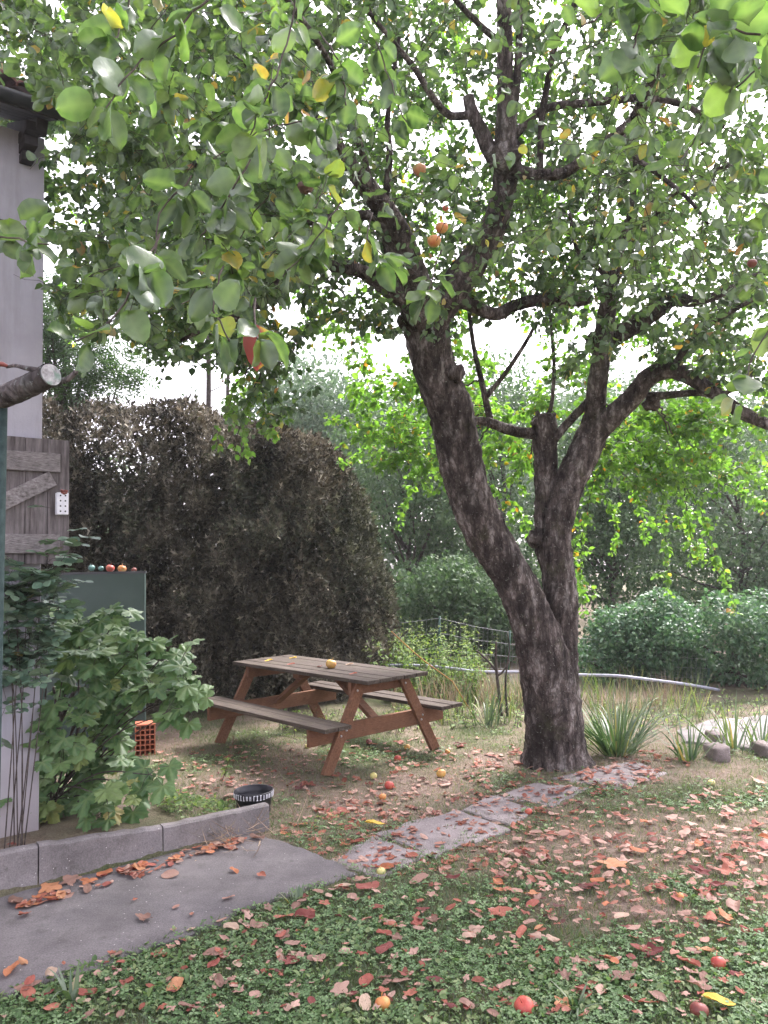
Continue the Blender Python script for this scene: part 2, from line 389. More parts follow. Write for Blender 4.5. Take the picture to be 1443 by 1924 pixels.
M['rose_leaf'] = leaf_mat("blue green rose leaf", [(0, (.07, .125, .085)), (.6, (.125, .20, .14)), (.97, (.20, .28, .19)), (1, (.2, .16, .05))], .22, (1, 1.3, .7), .45, .45)
M['lobed_leaf'] = leaf_mat("lobed leaf", [(0, (.05, .105, .045)), (.45, (.085, .16, .062)), (.75, (.14, .225, .085)), (.9, (.24, .29, .10)), (.97, (.32, .30, .10)), (1, (.28, .12, .06))], .28, (1.1, 1.4, .55), .5, .4, vein=(.16, .22, .09))
M['weed'] = leaf_mat("weed leaf", [(0, (.08, .15, .05)), (.6, (.16, .24, .085)), (1, (.28, .33, .15))], .45, (1.2, 1.3, .5), .6, .25)
M['straw'] = leaf_mat("dry grass", [(0, (.15, .10, .075)), (.5, (.28, .205, .15)), (1, (.43, .33, .25))], .3, (1.05, 1, .8), .8, .15)
M['grass'] = leaf_mat("lawn grass blade", [(0, (.06, .095, .04)), (.5, (.115, .155, .065)), (.8, (.19, .20, .095)), (1, (.32, .28, .17))], .35, (1.1, 1.3, .5), .6, .25)
M['clover'] = leaf_mat("ground cover leaf", [(0, (.085, .155, .06)), (.6, (.15, .25, .105)), (1, (.25, .35, .18))], .38, (1.1, 1.4, .6), .5, .4)
M['grass_herb'] = leaf_mat("lawn herb leaf", [(0, (.08, .14, .055)), (.6, (.15, .22, .085)), (1, (.26, .31, .15))], .35, (1.1, 1.4, .6), .55, .35)
M['iris'] = leaf_mat("strap leaf", [(0, (.035, .075, .04)), (.6, (.08, .13, .055)), (.9, (.16, .2, .08)), (1, (.36, .26, .10))], .3, (1.1, 1.3, .6), .5, .4)
DRY = {
 'pinkish tan': [(0, (.20, .115, .088)), (.4, (.31, .185, .145)), (.8, (.40, .26, .205)), (1, (.45, .34, .25))],
 'rust red': [(0, (.20, .058, .045)), (.5, (.31, .095, .07)), (1, (.40, .155, .105))],
 'orange': [(0, (.36, .12, .055)), (.5, (.45, .18, .09)), (1, (.50, .26, .14))],
 'dark maroon': [(0, (.10, .025, .025)), (.5, (.17, .045, .04)), (1, (.23, .08, .06))],
 'yellow': [(0, (.55, .36, .05)), (1, (.62, .45, .08))],
}
for k, st in DRY.items():
    M[k] = leaf_mat("fallen leaf " + k, st, .18, (1.1, .9, .7), .65, .25, under=None, src='object')
M['litter'] = leaf_mat("fallen leaf litter", [(0, (.10, .035, .03)), (.25, (.23, .075, .05)), (.5, (.34, .13, .085)), (.75, (.37, .22, .175)), (1, (.46, .31, .25))], .18, (1.1, .9, .7), .65, .25, under=None)

# ------------------------------------------------------------------ ground
K0 = G(0, 1690, .0); K1 = G(500, 1562, .0)                # foot of the concrete edging along the path
KD = norm((K1 - K0)[:2]); KN = np.array([-KD[1], KD[0]])   # along it, and away from the path
KLEN = np.linalg.norm((K1 - K0)[:2])
def gz(x, y):
    x = np.asarray(x, float); y = np.asarray(y, float)
    s = (x - K0[0]) * KD[0] + (y - K0[1]) * KD[1]; d = (x - K0[0]) * KN[0] + (y - K0[1]) * KN[1]
    bed = .15 * sstep(KLEN + .1, KLEN - .5, s) * sstep(-.02, .05, d) * (1 - sstep(.5, 1.9, d))
    return bed + (vn(x, y, 1.7) - .5) * .018 + (vn(x, y, 7, 3) - .5) * .009
PATH_PX = [(-260, 1915), (-260, 1745), (0, 1676), (230, 1616), (430, 1562), (505, 1571), (560, 1590), (668, 1640), (520, 1690), (340, 1757), (190, 1812), (0, 1873)]
def green(x, y):
    px, py, _ = project(np.stack([x, y, np.zeros_like(x)], -1))
    g = .53 + .32 * sstep(1600, 1720, py) + (vn(x, y, 1.6, 5) - .5) * .75 + (vn(x, y, 5.5, 8) - .5) * .45
    e = lambda cx, cy, rx, ry: np.exp(-((px - cx) / rx) ** 2 - ((py - cy) / ry) ** 2)
    g += -.55 * e(1080, 1590, 210, 50) - .22 * e(640, 1520, 220, 45) - .35 * e(1180, 1720, 240, 40) - .25 * e(900, 1440, 170, 40)
    g += .35 * e(330, 1850, 330, 90) + .25 * e(900, 1780, 260, 80) + .25 * e(1300, 1500, 200, 50) + .3 * e(740, 1400, 120, 30) + .2 * e(620, 1420, 300, 50) + .35 * e(360, 1515, 120, 30)
    return np.clip(g, 0, 1)
gxs = np.concatenate([-np.geomspace(110, 6.6, 14), np.arange(-6.5, 6.51, .05), np.geomspace(6.6, 110, 14)])
gys = np.concatenate([-np.geomspace(40, 1.2, 10), np.arange(-1, 13.01, .05), np.geomspace(13.1, 110, 18)])
GX, GY = np.meshgrid(gxs, gys); GZ = gz(GX, GY)
i = np.arange(len(gys) - 1)[:, None] * len(gxs); j = np.arange(len(gxs) - 1)[None]
F = np.stack([i + j, i + j + 1, i + j + 1 + len(gxs), i + j + len(gxs)], -1).reshape(-1, 4)
tag(mk('ground', np.stack([GX, GY, GZ], -1).reshape(-1, 3), F, M['ground'], None, {'green': green(GX, GY).ravel()}), None, kind='structure')

def slab_mesh(name, pts, z0, z1, mat, wob=.01, cell=.08):
    """a slab with an uneven worn edge"""
    pts = np.asarray(pts, float)[:, :2]; b = []
    for i in range(len(pts)):
        a, c = pts[i], pts[(i + 1) % len(pts)]; k = max(2, int(np.linalg.norm(c - a) / cell))
        for t in np.arange(k) / k: b.append(a + (c - a) * t)
    b = np.array(b); cen = b.mean(0)
    n = norm(b - cen); b = b + n * ((vn(b[:, 0], b[:, 1], 9) - .5) * 2 * wob)[:, None]
    m = len(b); rings = [(1.0, z0), (1.0, z1 - .008), (None, z1)]
    V = []
    for s_, z in rings:
        q = b if s_ else b - n * .01
        V.append(np.column_stack([q, np.full(m, z)]))
    V = np.concatenate(V); k = np.arange(m); k2 = (k + 1) % m
    F = np.concatenate([np.stack([r * m + k, r * m + k2, (r + 1) * m + k2, (r + 1) * m + k], 1) for r in range(2)])
    me = bpy.data.meshes.new(name); me.from_pydata(V.tolist(), [], F.tolist() + [(2 * m + k).tolist()])
    import bmesh
    bm = bmesh.new(); bm.from_mesh(me); bmesh.ops.recalc_face_normals(bm, faces=bm.faces); bm.to_mesh(me); bm.free()
    return link(name, me, mat)
ZP = .018
path = slab_mesh('concrete_path', [G(x, y, ZP) for x, y in PATH_PX], -.08, ZP, M['concrete'], .035, .03)
tag(path, None, kind='structure')
GRAVEL_PX = [(1262, 1372), (1330, 1352), (1520, 1338), (2200, 1345), (2200, 1440), (1500, 1418), (1380, 1402), (1290, 1392)]
gp = [G(x, y, .028) for x, y in GRAVEL_PX]
tag(slab_mesh('gravel_track', gp, -.05, .028, M['gravel'], .06, .2), None, kind='structure')

SLABS = [([(622, 1620), (703, 1577), (796, 1606), (718, 1640)], "cracked paving slab half under leaves, nearest the concrete path"),
         ([(714, 1567), (803, 1541), (881, 1575), (816, 1603)], "square grey paving slab with a red apple leaf on it, second from the path end"),
         ([(800, 1543), (858, 1523), (948, 1556), (890, 1574)], "narrow paving slab nearly buried in leaves, mid way along the stepping path"),
         ([(868, 1521), (925, 1498), (1000, 1518), (955, 1543)], "paving slab strewn with red leaves below the dry grass, fourth of the stepping path"),
         ([(930, 1497), (1007, 1474), (1102, 1482), (1035, 1512)], "wide pale paving slab below the left foot of the apple tree"),
         ([(1050, 1460), (1100, 1446), (1188, 1434), (1242, 1452), (1160, 1480)], "large pale paving slab at the right foot of the apple tree, farthest of the stepping path")]
for pl, lab in SLABS:
    tag(slab_mesh('paving_slab', [G(x, y, .012) for x, y in (np.mean(pl, 0) + (np.array(pl, float) - np.mean(pl, 0)) * [1.11, 1.22])], -.05, .012 + rng.uniform(-.002, .003), M['slab'], .03, .04), lab, 'paving slab', 'paving slabs of the stepping path')

# concrete edging: three blocks butted end to end
KTOP = [.262, .245, .185, .175]
ks = [-1.6, None, None, KLEN + .03]
for n_, px_ in ((1, (72, 1672)), (2, (306, 1611))):
    q = G(*px_); ks[n_] = (q[:2] - K0[:2]) @ KD
KTH = .075
klabs = ["concrete kerb block running out of the left edge", "longest concrete kerb block between the two open joints", "concrete kerb block ending at the black flower pot"]
for n_ in range(3):
    s0, s1 = ks[n_] + .004, ks[n_ + 1] - .004
    nx = 14; mb = MB(); V = []
    for a in np.linspace(0, 1, nx):
        s_ = s0 + (s1 - s0) * a; top = KTOP[n_] + (KTOP[n_ + 1] - KTOP[n_]) * a + rng.uniform(-.004, .004)
        base = K0[:2] + KD * s_
        for d_, z in ((0, -.1), (0, top - .012), (.012, top), (KTH - .012, top), (KTH, top - .012), (KTH, -.1)):
            q = base + KN * (d_ + rng.uniform(-.0025, .0025)); V.append((q[0], q[1], z + rng.uniform(-.002, .002)))
    V = np.array(V); i = np.arange(nx - 1)[:, None] * 6; j = np.arange(6)[None]; j2 = (j + 1) % 6
    F = np.stack([i + j, i + 6 + j, i + 6 + j2, i + j2], -1).reshape(-1, 4)
    mb.add(V, [F]); e = (nx - 1) * 6
    mb.F4.append(np.array([[0, 1, 4, 5], [1, 2, 3, 4], [e + 5, e + 4, e + 1, e], [e + 4, e + 3, e + 2, e + 1]]))
    tag(mb.build('kerb_block', M['kerb']), klabs[n_], 'kerb block', 'concrete kerb blocks beside the path')

# ------------------------------------------------------------------ house (its corner, wall, eave and shutter)
HC = G(73, 1563, .14); HC[2] = 0
D3 = np.array([KD[0], KD[1], 0]); N3 = np.array([KD[1], -KD[0], 0])       # along the facade, out of the facade
Z3 = np.array([0, 0, 1.0])
def on_line_z(base2, px):
    """s, height where a line of sight column px meets the vertical plane through base2 along the facade"""
    best = None
    for s_ in np.arange(-4, 3, .01):
        q = np.array([base2[0] + D3[0] * s_, base2[1] + D3[1] * s_, 3.5]); x, y, d = project(q)
        if d > .3 and (best is None or abs(x - px) < best[0]): best = (abs(x - px), s_)
    return best[1]
def z_at(base2, s_, py):
    lo, hi = -1, 9
    for _ in range(50):
        mid = (lo + hi) / 2; y = project(np.array([base2[0] + D3[0] * s_, base2[1] + D3[1] * s_, mid]))[1]
        lo, hi = (mid, hi) if y > py else (lo, mid)
    return lo
EO = .32                                                    # eave overhang
eb = HC + N3 * EO
s_end = on_line_z(eb, 236); s_tile = on_line_z(eb, 122)
z_eave = z_at(eb, on_line_z(eb, 60), 210)
z_wall = z_eave + .02
house = thing('house', "lilac grey rendered house corner with dark eave and weathered shutter", 'house', tuple(HC))
def hpart(o): return under(o, house)
# wall: facade and gable end, 5 m long and 6 m deep
back = -N3
mbw = MB()
mbw.box(HC - D3 * 2.6 + back * 3.0 + Z3 * (z_wall / 2 - .1), D3, back, Z3, 2.6, 3.0, z_wall / 2 + .1)
hpart(mbw.build('wall', M['render']))
# roof: tiles rising away from the eave, soffit boards below
rp = norm(-N3 * math.cos(.42) + Z3 * math.sin(.42)); rn = norm(np.cross(D3, rp)); rn = rn if rn[2] > 0 else -rn
tl = MB()
e0 = HC + N3 * (EO + .03) + Z3 * (z_eave + .125)
ss = np.arange(s_tile - 5.5, s_tile, .2)
for s_ in ss:
    for r_ in range(9):
        a = np.linspace(0, np.pi, 7); p0 = e0 + D3 * (s_ + .1 + rng.uniform(-.006, .006)) + rp * (r_ * .32) + rn * (.018 * 0)
        ring = lambda p, k: [p + D3 * (math.cos(t) * .105 * k) + rn * (math.sin(t) * .055 * k) for t in a]
        V = ring(p0, 1.0) + ring(p0 + rp * .38, .86) + [p - rn * .016 for p in ring(p0, .98)]
        f = [[k, k + 1, 8 + k, 7 + k] for k in range(6)] + [[14 + k, 15 + k, k + 1, k] for k in range(6)]
        tl.add(V, np.array(f))
roof = hpart(tl.build('roof', M['tile'], smooth=True))
sf = MB()
for q in range(5):
    c0 = HC + N3 * (EO - .06 - q * .17) + Z3 * (z_eave + .03 + q * .17 * math.tan(.42))
    sf.box(c0 + D3 * (s_tile - 2.8), D3, norm(-rp), rn, 2.75, .083, .012)
for s_ in np.arange(s_tile - .12, s_tile - 5, -.55):         # rafter feet
    p0 = HC + D3 * s_ + N3 * (EO - .1) + Z3 * (z_eave - .03)
    sf.bar(p0, p0 - N3 * .9 + Z3 * (.9 * math.tan(.42)), .07, .1)
sof = hpart(sf.build('soffit', M['soffit']))
br = MB()                                                    # carved purlin end under the eave corner
pc = HC + D3 * (-.12) + N3 * .1 + Z3 * (z_eave - .035)
for k, (l, h) in enumerate(((.2, .1), (.15, .09), (.09, .08))):
    br.box(pc + N3 * (l - .2) * .5 - Z3 * (k * .07), D3, N3, Z3, .045 - .003 * k, l * .55, h * .36)
hpart(br.build('bracket', M['soffit']))
gt = MB()
a = np.linspace(np.pi, 2 * np.pi, 9)
g0, g1 = s_tile - 5.5, s_end
ct = HC + N3 * (EO + .02) + Z3 * (z_eave + .055)
V = []
for s_ in (g0, g1):
    for R_ in (.062, .056):
        V += [ct + D3 * s_ + N3 * (math.cos(t) * R_) + Z3 * (math.sin(t) * R_) for t in a]
f = [[k, k + 1, 19 + k, 18 + k] for k in range(8)] + [[9 + k, 27 + k, 28 + k, 10 + k] for k in range(8)] + [[0, 18, 27, 9], [8, 17, 35, 26]] + [[k, 9 + k, 10 + k, k + 1] for k in range(8)] + [[18 + k, 19 + k, 28 + k, 27 + k] for k in range(8)]
gt.add(V, np.array(f))
gutter = hpart(gt.build('gutter', M['gutter'], smooth=True))
# shutter: swung flat against the facade and standing past the corner
sb = HC + N3 * .07
sr = on_line_z(sb, 130); sl = sr - .95
zt = z_at(sb, sr, 829); zb = z_at(sb, sr, 1059)
sh = MB()
bx = np.linspace(sl, sr, 8)
for k in range(7):
    wv = (bx[k + 1] - bx[k]) / 2 - .0015
    sh.box(sb + D3 * ((bx[k] + bx[k + 1]) / 2) + N3 * (.012 + rng.uniform(-.0015, .0015)) + Z3 * ((zt + zb) / 2 + rng.uniform(-.003, .003)), D3, N3, Z3, wv, .012, (zt - zb) / 2)
shut = hpart(sh.build('shutter', M['shutter']))
def spart(mb, name, mat):
    o = mb.build(name, mat); o.parent = shut; return o
hgt = zt - zb
for zz, hh in ((zt - .235 * hgt / 1.0 + .035, .085), (zb + .16 * hgt, .085)):
    r = MB(); r.box(sb + D3 * ((sl + sr) / 2 - .03) + N3 * .038 + Z3 * zz, D3, N3, Z3, (sr - sl) / 2 - .035, .0135, hh * .72); spart(r, 'rail', M['shutter_h'])
r = MB(); pa = sb + D3 * (sr - .11) + N3 * .0375 + Z3 * (zt - .38 * hgt + .05); pb = sb + D3 * (sr - .72) + N3 * .0375 + Z3 * (zb + .26 * hgt)
r.bar(pa, pb, .026, .1, up=np.cross(norm(pb - pa), N3)); spart(r, 'brace', M['shutter_h'])
for zz in (zt - .2 * hgt, zb + .16 * hgt):
    for s_ in (sr - .42, sr - .85):
        a = np.linspace(0, 2 * np.pi, 9)[:-1]; c0 = sb + D3 * s_ + N3 * .053 + Z3 * zz
        V = [c0 + D3 * math.cos(t) * .014 + Z3 * math.sin(t) * .014 for t in a] + [c0 + N3 * .008 + D3 * math.cos(t) * .009 + Z3 * math.sin(t) * .009 for t in a]
        r = MB(); r.add(V, [np.array([[k, (k + 1) % 8, 8 + (k + 1) % 8, 8 + k] for k in range(8)]), np.array([[8, 8 + k, 8 + k + 1] for k in range(1, 7)])]); spart(r, 'bolt', M['bolt'])
# spotted white bait box that hangs on the shutter edge, with a dried red flower head over it
zi = z_at(sb, sr - .04, 948)
hb = MB(); hb.box(sb + D3 * (sr - .055) + N3 * .052 + Z3 * zi, D3, N3, Z3, .036, .024, .072)
ib = hb.build('insect_hotel', M['white']); tag(ib, "small white drilled wooden block hung on the edge of the weathered shutter", 'insect block')
for ix_ in (-1, 1):
    for iz in range(4):
        c0 = sb + D3 * (sr - .055 + ix_ * .015) + N3 * .0775 + Z3 * (zi - .05 + iz * .034)
        a = np.linspace(0, 2 * np.pi, 7)[:-1]
        hd = MB(); hd.add([c0 + D3 * math.cos(t) * .006 + Z3 * math.sin(t) * .006 for t in a] + [c0 + N3 * .0008], np.array([[k, (k + 1) % 6, 6] for k in range(6)])); hd.build('drill_hole', M['black'], ib)

# ------------------------------------------------------------------ green tank behind the shrub, with windfalls on its lid
TD = 7.95
tr0 = P(272, 1074, TD); tl0 = P(128, 1066, TD - .2)
tz = tr0[2]; tu = norm((tr0 - tl0) * [1, 1, 0]); tv = np.array([-tu[1], tu[0], 0]); tw_ = 1.15
tc_ = (tr0 - tu * tw_ / 2) + tv * .32; tc_[2] = 0
tank = thing('water_tank', "tall dull green metal tank between the shutter and the brown hedge", 'tank', tuple(tc_))
b = MB(); b.box(tc_ + Z3 * (tz / 2), tu, tv, Z3, tw_ / 2, .32, tz / 2); under(b.build('body', M['tank']), tank)
b = MB()
for s_, a_ in ((-1, tv), (1, tv)):
    b.box(tc_ + tv * (.325 * s_) + Z3 * (tz - .004), tu, tv, Z3, tw_ / 2 + .008, .006, .011)
for s_ in (-1, 1):
    b.box(tc_ + tu * ((tw_ / 2 + .004) * s_) + Z3 * (tz - .0035), tu, tv, Z3, .005, .319, .010)
under(b.build('rim', M['gutter']), tank)

# ------------------------------------------------------------------ fruit
def fruit_mesh(name, mat, r=.04, squash=.9, bump_=.0, stalk=True):
    n, m_ = 18, 12; V = []
    for i in range(m_ + 1):
        t = np.pi * i / m_
        rr = math.sin(t); zz = -math.cos(t)
        k = 1 + .09 * zz
        dz = -.16 * math.exp(-(rr / .28) ** 2) * (1 if zz > 0 else -.6) if abs(zz) > .3 else 0
        for j in range(n):
            a = 2 * np.pi * j / n; q = 1 + .03 * math.cos(5 * a) + .05 * math.cos(a + 1) * (1 + zz) / 2 + bump_ * (noise.noise((math.cos(a) * rr * 2.4, math.sin(a) * rr * 2.4, zz * 2.4)))
            V.append((rr * k * q * math.cos(a) * r, rr * k * q * math.sin(a) * r, (zz * squash + dz) * r * (q if bump_ else 1)))
    i = np.arange(m_)[:, None] * n; j = np.arange(n)[None]; j2 = (j + 1) % n
    mb = MB(); mb.add(V, np.stack([i + j, i + j2, i + n + j2, i + n + j], -1).reshape(-1, 4))
    if stalk: mb.tube([(0, 0, r * .7), (r * .06, 0, r * .95), (r * .2, .02 * r, r * 1.25)], [r * .05, r * .045, r * .06], 6)
    return mb.build(name, mat, smooth=True)
def apple_mat(name, a, b, c):
    m, nt, out = newmat(name)
    n = noise_tex(nt, 18, 4, .6); n2 = noise_tex(nt, 140, 2)
    col = ramp(nt, n, [(.3, a), (.5, b), (.7, c)])
    n3 = noise_tex(nt, 42, 4, .7); col = mixc(nt, ramp(nt, n3, [(.60, (0, 0, 0)), (.68, (.75, .75, .75))]), col, (.13, .07, .04))
    col = mixc(nt, .10, col, (.32, .24, .17))
    princ(nt, out, col, .45, .4, bump(nt, n2, .08, .002)); return m
A = {
 'red': apple_mat("red apple skin", (.36, .03, .03), (.44, .06, .045), (.42, .12, .05)),
 'orange': apple_mat("orange apple skin", (.5, .12, .04), (.55, .22, .06), (.5, .3, .08)),
 'yellow': apple_mat("yellow apple skin", (.55, .38, .09), (.55, .33, .08), (.5, .2, .06)),
 'pale': apple_mat("pale green apple skin", (.42, .42, .15), (.5, .45, .16), (.46, .33, .12)),
 'maroon': apple_mat("dark rotten apple skin", (.12, .02, .022), (.2, .035, .03), (.16, .05, .035)),
 'brown': apple_mat("dried brown apple skin", (.05, .022, .016), (.10, .045, .03), (.07, .03, .02)),
 'blush': apple_mat("green apple skin with red blush", (.24, .27, .07), (.40, .22, .08), (.46, .09, .05)),
 'teal': apple_mat("teal glazed lump", (.05, .16, .15), (.09, .22, .2), (.06, .18, .17)),
}
_ap = {}
def apple(px, py, rpx, kind, label, z=None, d=None, group=None, cat='apple', name='apple', bumpy=0.0, sink=.62):
    if d is not None: p = P(px, py, d); r = rpx * d / FPX
    else:
        g = G(px, py + rpx, (0 if z is None else z)); gg = gz(g[0], g[1]) if z is None else z
        g = G(px, py + rpx * .95, gg); dd = project(g)[2]; r = rpx * dd / FPX; p = np.array([g[0], g[1], gg + r * sink])
    key = (name, kind, bumpy)
    if key not in _ap:
        o = fruit_mesh(name, A[kind], .04, .9, bumpy); _ap[key] = o
    else:
        o = _ap[key].copy(); COL.objects.link(o)
    o.location = p; o.scale = [r / .04] * 3
    o.rotation_euler = (rng.uniform(-.5, .5), rng.uniform(-.5, .5), rng.uniform(0, 6)) if d is None else (rng.uniform(-.25, .25), rng.uniform(-.25, .25), rng.uniform(0, 6))
    return tag(o, label, cat, group)
FG = 'windfall apples on the lawn'
apple(985, 1887, 19, 'red', "bright red apple in the clover at the bottom of the picture", group=FG)
apple(1314, 1894, 17, 'maroon', "dark maroon apple tucked against the big yellow leaf", group=FG)
apple(719, 1882, 15, 'orange', "orange bitten apple half hidden in clover, lower left of the bright red apple", group=FG)
apple(1350, 1806, 14, 'red', "reddish apple under dry leaves above the big yellow leaf", group=FG)
apple(716, 1636, 9, 'pale', "pale apple at the tip of the concrete path", group=FG)
apple(993, 1523, 7, 'red', "small red apple at the edge of a paving slab", group=FG)
apple(731, 1473, 9, 'red', "red apple on the grass straight below the table's near leg", group=FG)
apple(747, 1423, 7, 'red', "red apple below the table's far seat, between the two front legs", group=FG)
apple(765, 1402, 6, 'yellow', "small yellow apple between the front table legs", group=FG)
apple(702, 1456, 7, 'pale', "yellow green apple to the right of the near table leg", group=FG)
apple(829, 1451, 9, 'yellow', "yellow pecked apple in front of the far table leg", group=FG)
apple(719, 1495, 7, 'orange', "orange apple on the dry grass below the table", group=FG)
apple(693, 1392, 6, 'maroon', "dark apple in the shade under the table beam", group=FG)
apple(841, 1411, 5, 'orange', "small brownish orange apple beside the far table leg's foot", group=FG)
apple(577, 1401, 5, 'pale', "tiny pale apple in the grass under the near bench", group=FG)
apple(302, 1503, 9, 'yellow', "yellow apple on the bed between the shrub and the kerb", group=FG)
apple(1337, 1469, 7, 'pale', "pale yellow apple below the flat field stone", group=FG)
apple(1277, 1683, 9, 'orange', "orange red apple among leaves on the right of the lawn", group=FG)
TG = 'windfalls on the green tank'
zt_ = tz + .006
apple(207, 1068, 8, 'red', "red apple on top of the green tank", d=TD + .18, group=TG)
apple(229, 1069, 8, 'orange', "orange apple on top of the green tank", d=TD + .18, group=TG)
apple(252, 1071, 5, 'maroon', "dark shrunken apple at the right end of the green tank", d=TD + .18, group=TG)
apple(172, 1067, 6, 'teal', "left of two teal lumps on top of the green tank", d=TD + .2, group='teal lumps on the green tank', cat='lump', name='glazed_lump', bumpy=.2)
apple(190, 1068, 5, 'teal', "right of two teal lumps on top of the green tank", d=TD + .2, group='teal lumps on the green tank', cat='lump', name='glazed_lump', bumpy=.2)
HG = 'apples hanging in the tree'
apple(788, 319, 13, 'blush', "green and pink apple hanging highest in front of the trunk", d=4.3, group=HG)
apple(830, 428, 12, 'orange', "orange red apple, upper of the touching pair in front of the trunk", d=4.3, group=HG)
apple(816, 453, 13, 'orange', "orange apple, lower of the touching pair in front of the trunk", d=4.25, group=HG)
apple(837, 391, 6, 'red', "tiny red apple just above the hanging pair", d=4.4, group=HG)
DG = 'dried fruit in the tree'
apple(575, 352, 14, 'brown', "shrivelled brown apple among large leaves left of the trunk", d=3.0, group=DG, bumpy=.35)
apple(1305, 8, 11, 'brown', "brown dried fruit at the top edge on the right", d=3.0, group=DG, bumpy=.3)
apple(1311, 31, 9, 'brown', "blackish dried fruit just under the one at the top edge", d=3.0, group=DG, bumpy=.4)
apple(1318, 263, 10, 'brown', "brown dried fruit hanging at mid height on the right", d=3.6, group=DG, bumpy=.3)
apple(1413, 495, 9, 'maroon', "dark red fruit near the right edge of the crown", d=4.5, group=DG)

# ------------------------------------------------------------------ picnic table
TX, TY, TYAW = .0961, 6.9876, 2.3039
tlx = np.array([math.cos(TYAW), math.sin(TYAW), 0]); tly = np.array([math.sin(TYAW), -math.cos(TYAW), 0])
if tly[1] < 0: tly = -tly
tor = np.array([TX, TY, 0.0])
def T(l, w_, z): return tor + tlx * l + tly * w_ + Z3 * z
TL, TW, TH, TBH, BO, BI, FO = 2.22, .75, .795, .45, .835, .545, .66
table = thing('picnic_table', "mossy grey plank picnic table with built in benches on brown legs", 'picnic table', tuple(T(TL / 2, 0, 0)))
def tp(mb, name, mat, smooth=False): return under(mb.build(name, mat, smooth=smooth), table)
def planks(w0, w1, n, z, l0, l1, th=.034):
    mb = MB(); e = np.linspace(w0, w1, n + 1)
    for k in range(n):
        a, c = e[k], e[k + 1]; dl = rng.uniform(-.008, .008, 2); dz = rng.uniform(-.002, .002)
        L0, L1 = l0 + dl[0], l1 + dl[1]
        mb.box(T((L0 + L1) / 2, (a + c) / 2, z - th / 2 + dz), tlx, tly, Z3, (L1 - L0) / 2, (c - a) / 2 - .004, th / 2)
    return mb
tp(planks(-TW / 2, TW / 2, 5, TH, 0, TL), 'tabletop', M['top_wood'])
for s_ in (-1, 1):
    tp(planks(min(s_ * BI, s_ * BO), max(s_ * BI, s_ * BO), 2, TBH, 0, TL), 'bench', M['top_wood'])
LI = .22                                                     # frames set in from the ends
for l0, sg in ((LI, 1), (TL - LI, -1)):
    for s_ in (-1, 1):
        mb = MB(); mb.bar(T(l0, s_ * (FO + .0), .0), T(l0, s_ * .255, TH - .04), .042, .115, up=tly)
        q = mb.V[-1]; q[:, 2] = np.clip(q[:, 2], .002, TH - .037)
        leg = tp(mb, 'leg', M['leg_wood'])
        for zz in (TBH - .09, TBH - .13, TH - .11):
            tpar = zz / (TH - .04); wv = s_ * (FO + (.255 - FO) * tpar) + (.02 if zz == TBH - .09 else -.02)
            c0 = T(l0 - .021 * sg, wv, zz)
            bm_ = MB(); bm_.tube([c0, c0 - tlx * .007 * sg], [.011, .008], 8)
            o = bm_.build('bolt', M['bolt'], smooth=True); o.parent = leg
    mb = MB(); mb.bar(T(l0 + .044 * sg, -BO + .02, TBH - .112), T(l0 + .044 * sg, BO - .02, TBH - .112), .042, .145); tp(mb, 'crossbeam', M['leg_wood'])
    mb = MB(); mb.bar(T(l0 + .044 * sg, -TW / 2 + .02, TH - .095), T(l0 + .044 * sg, TW / 2 - .02, TH - .095), .042, .115); tp(mb, 'top_batten', M['leg_wood'])
    mb = MB(); mb.bar(T(l0 + .07 * sg, 0, TBH - .10), T(l0 + .72 * sg, 0, TH - .05), .09, .042, up=np.cross(tly, norm(T(l0 + .72 * sg, 0, TH - .05) - T(l0 + .07 * sg, 0, TBH - .10)))); tp(mb, 'brace', M['leg_wood'])
mb = MB(); mb.bar(T(TL / 2, -TW / 2 + .04, TH - .06), T(TL / 2, TW / 2 - .04, TH - .06), .09, .045); tp(mb, 'top_batten', M['leg_wood'])
apple(622, 1246, 10, 'yellow', "pale yellow apple lying on the picnic table top", z=TH, sink=.75)

# ------------------------------------------------------------------ hollow clay brick
bd_ = project(G(270, 1412, .03))[2]
b0 = P(292, 1408, bd_); b1 = P(254, 1400, bd_ - .05)
bu = norm((b0 - b1) * [1, 1, 0]); bv = np.array([-bu[1], bu[0], 0]); bz = b0[2]
BW, BH, NXc, NZc = .19, .30, 4, 6
mb = MB(); org = b0 - bu * BW; org[2] = gz(b0[0], b0[1]) + .0
th_ = .011
for k in range(NXc + 1):
    mb.box(org + bu * (k * (BW - th_) / NXc + th_ / 2) + bv * .1 + Z3 * (BH / 2), bu, bv, Z3, th_ / 2, .1, BH / 2)
for k in range(NZc + 1):
    for q in range(NXc):
        w_ = (BW - th_) / NXc - th_
        mb.box(org + bu * (q * (BW - th_) / NXc + th_ + w_ / 2) + bv * .1 + Z3 * (th_ / 2 + k * (BH - th_) / NZc), bu, bv, Z3, w_ / 2, .0985, th_ / 2)
tag(mb.build('hollow_brick', M['brick']), "red hollow clay brick standing on end under the lobed shrub", 'brick')

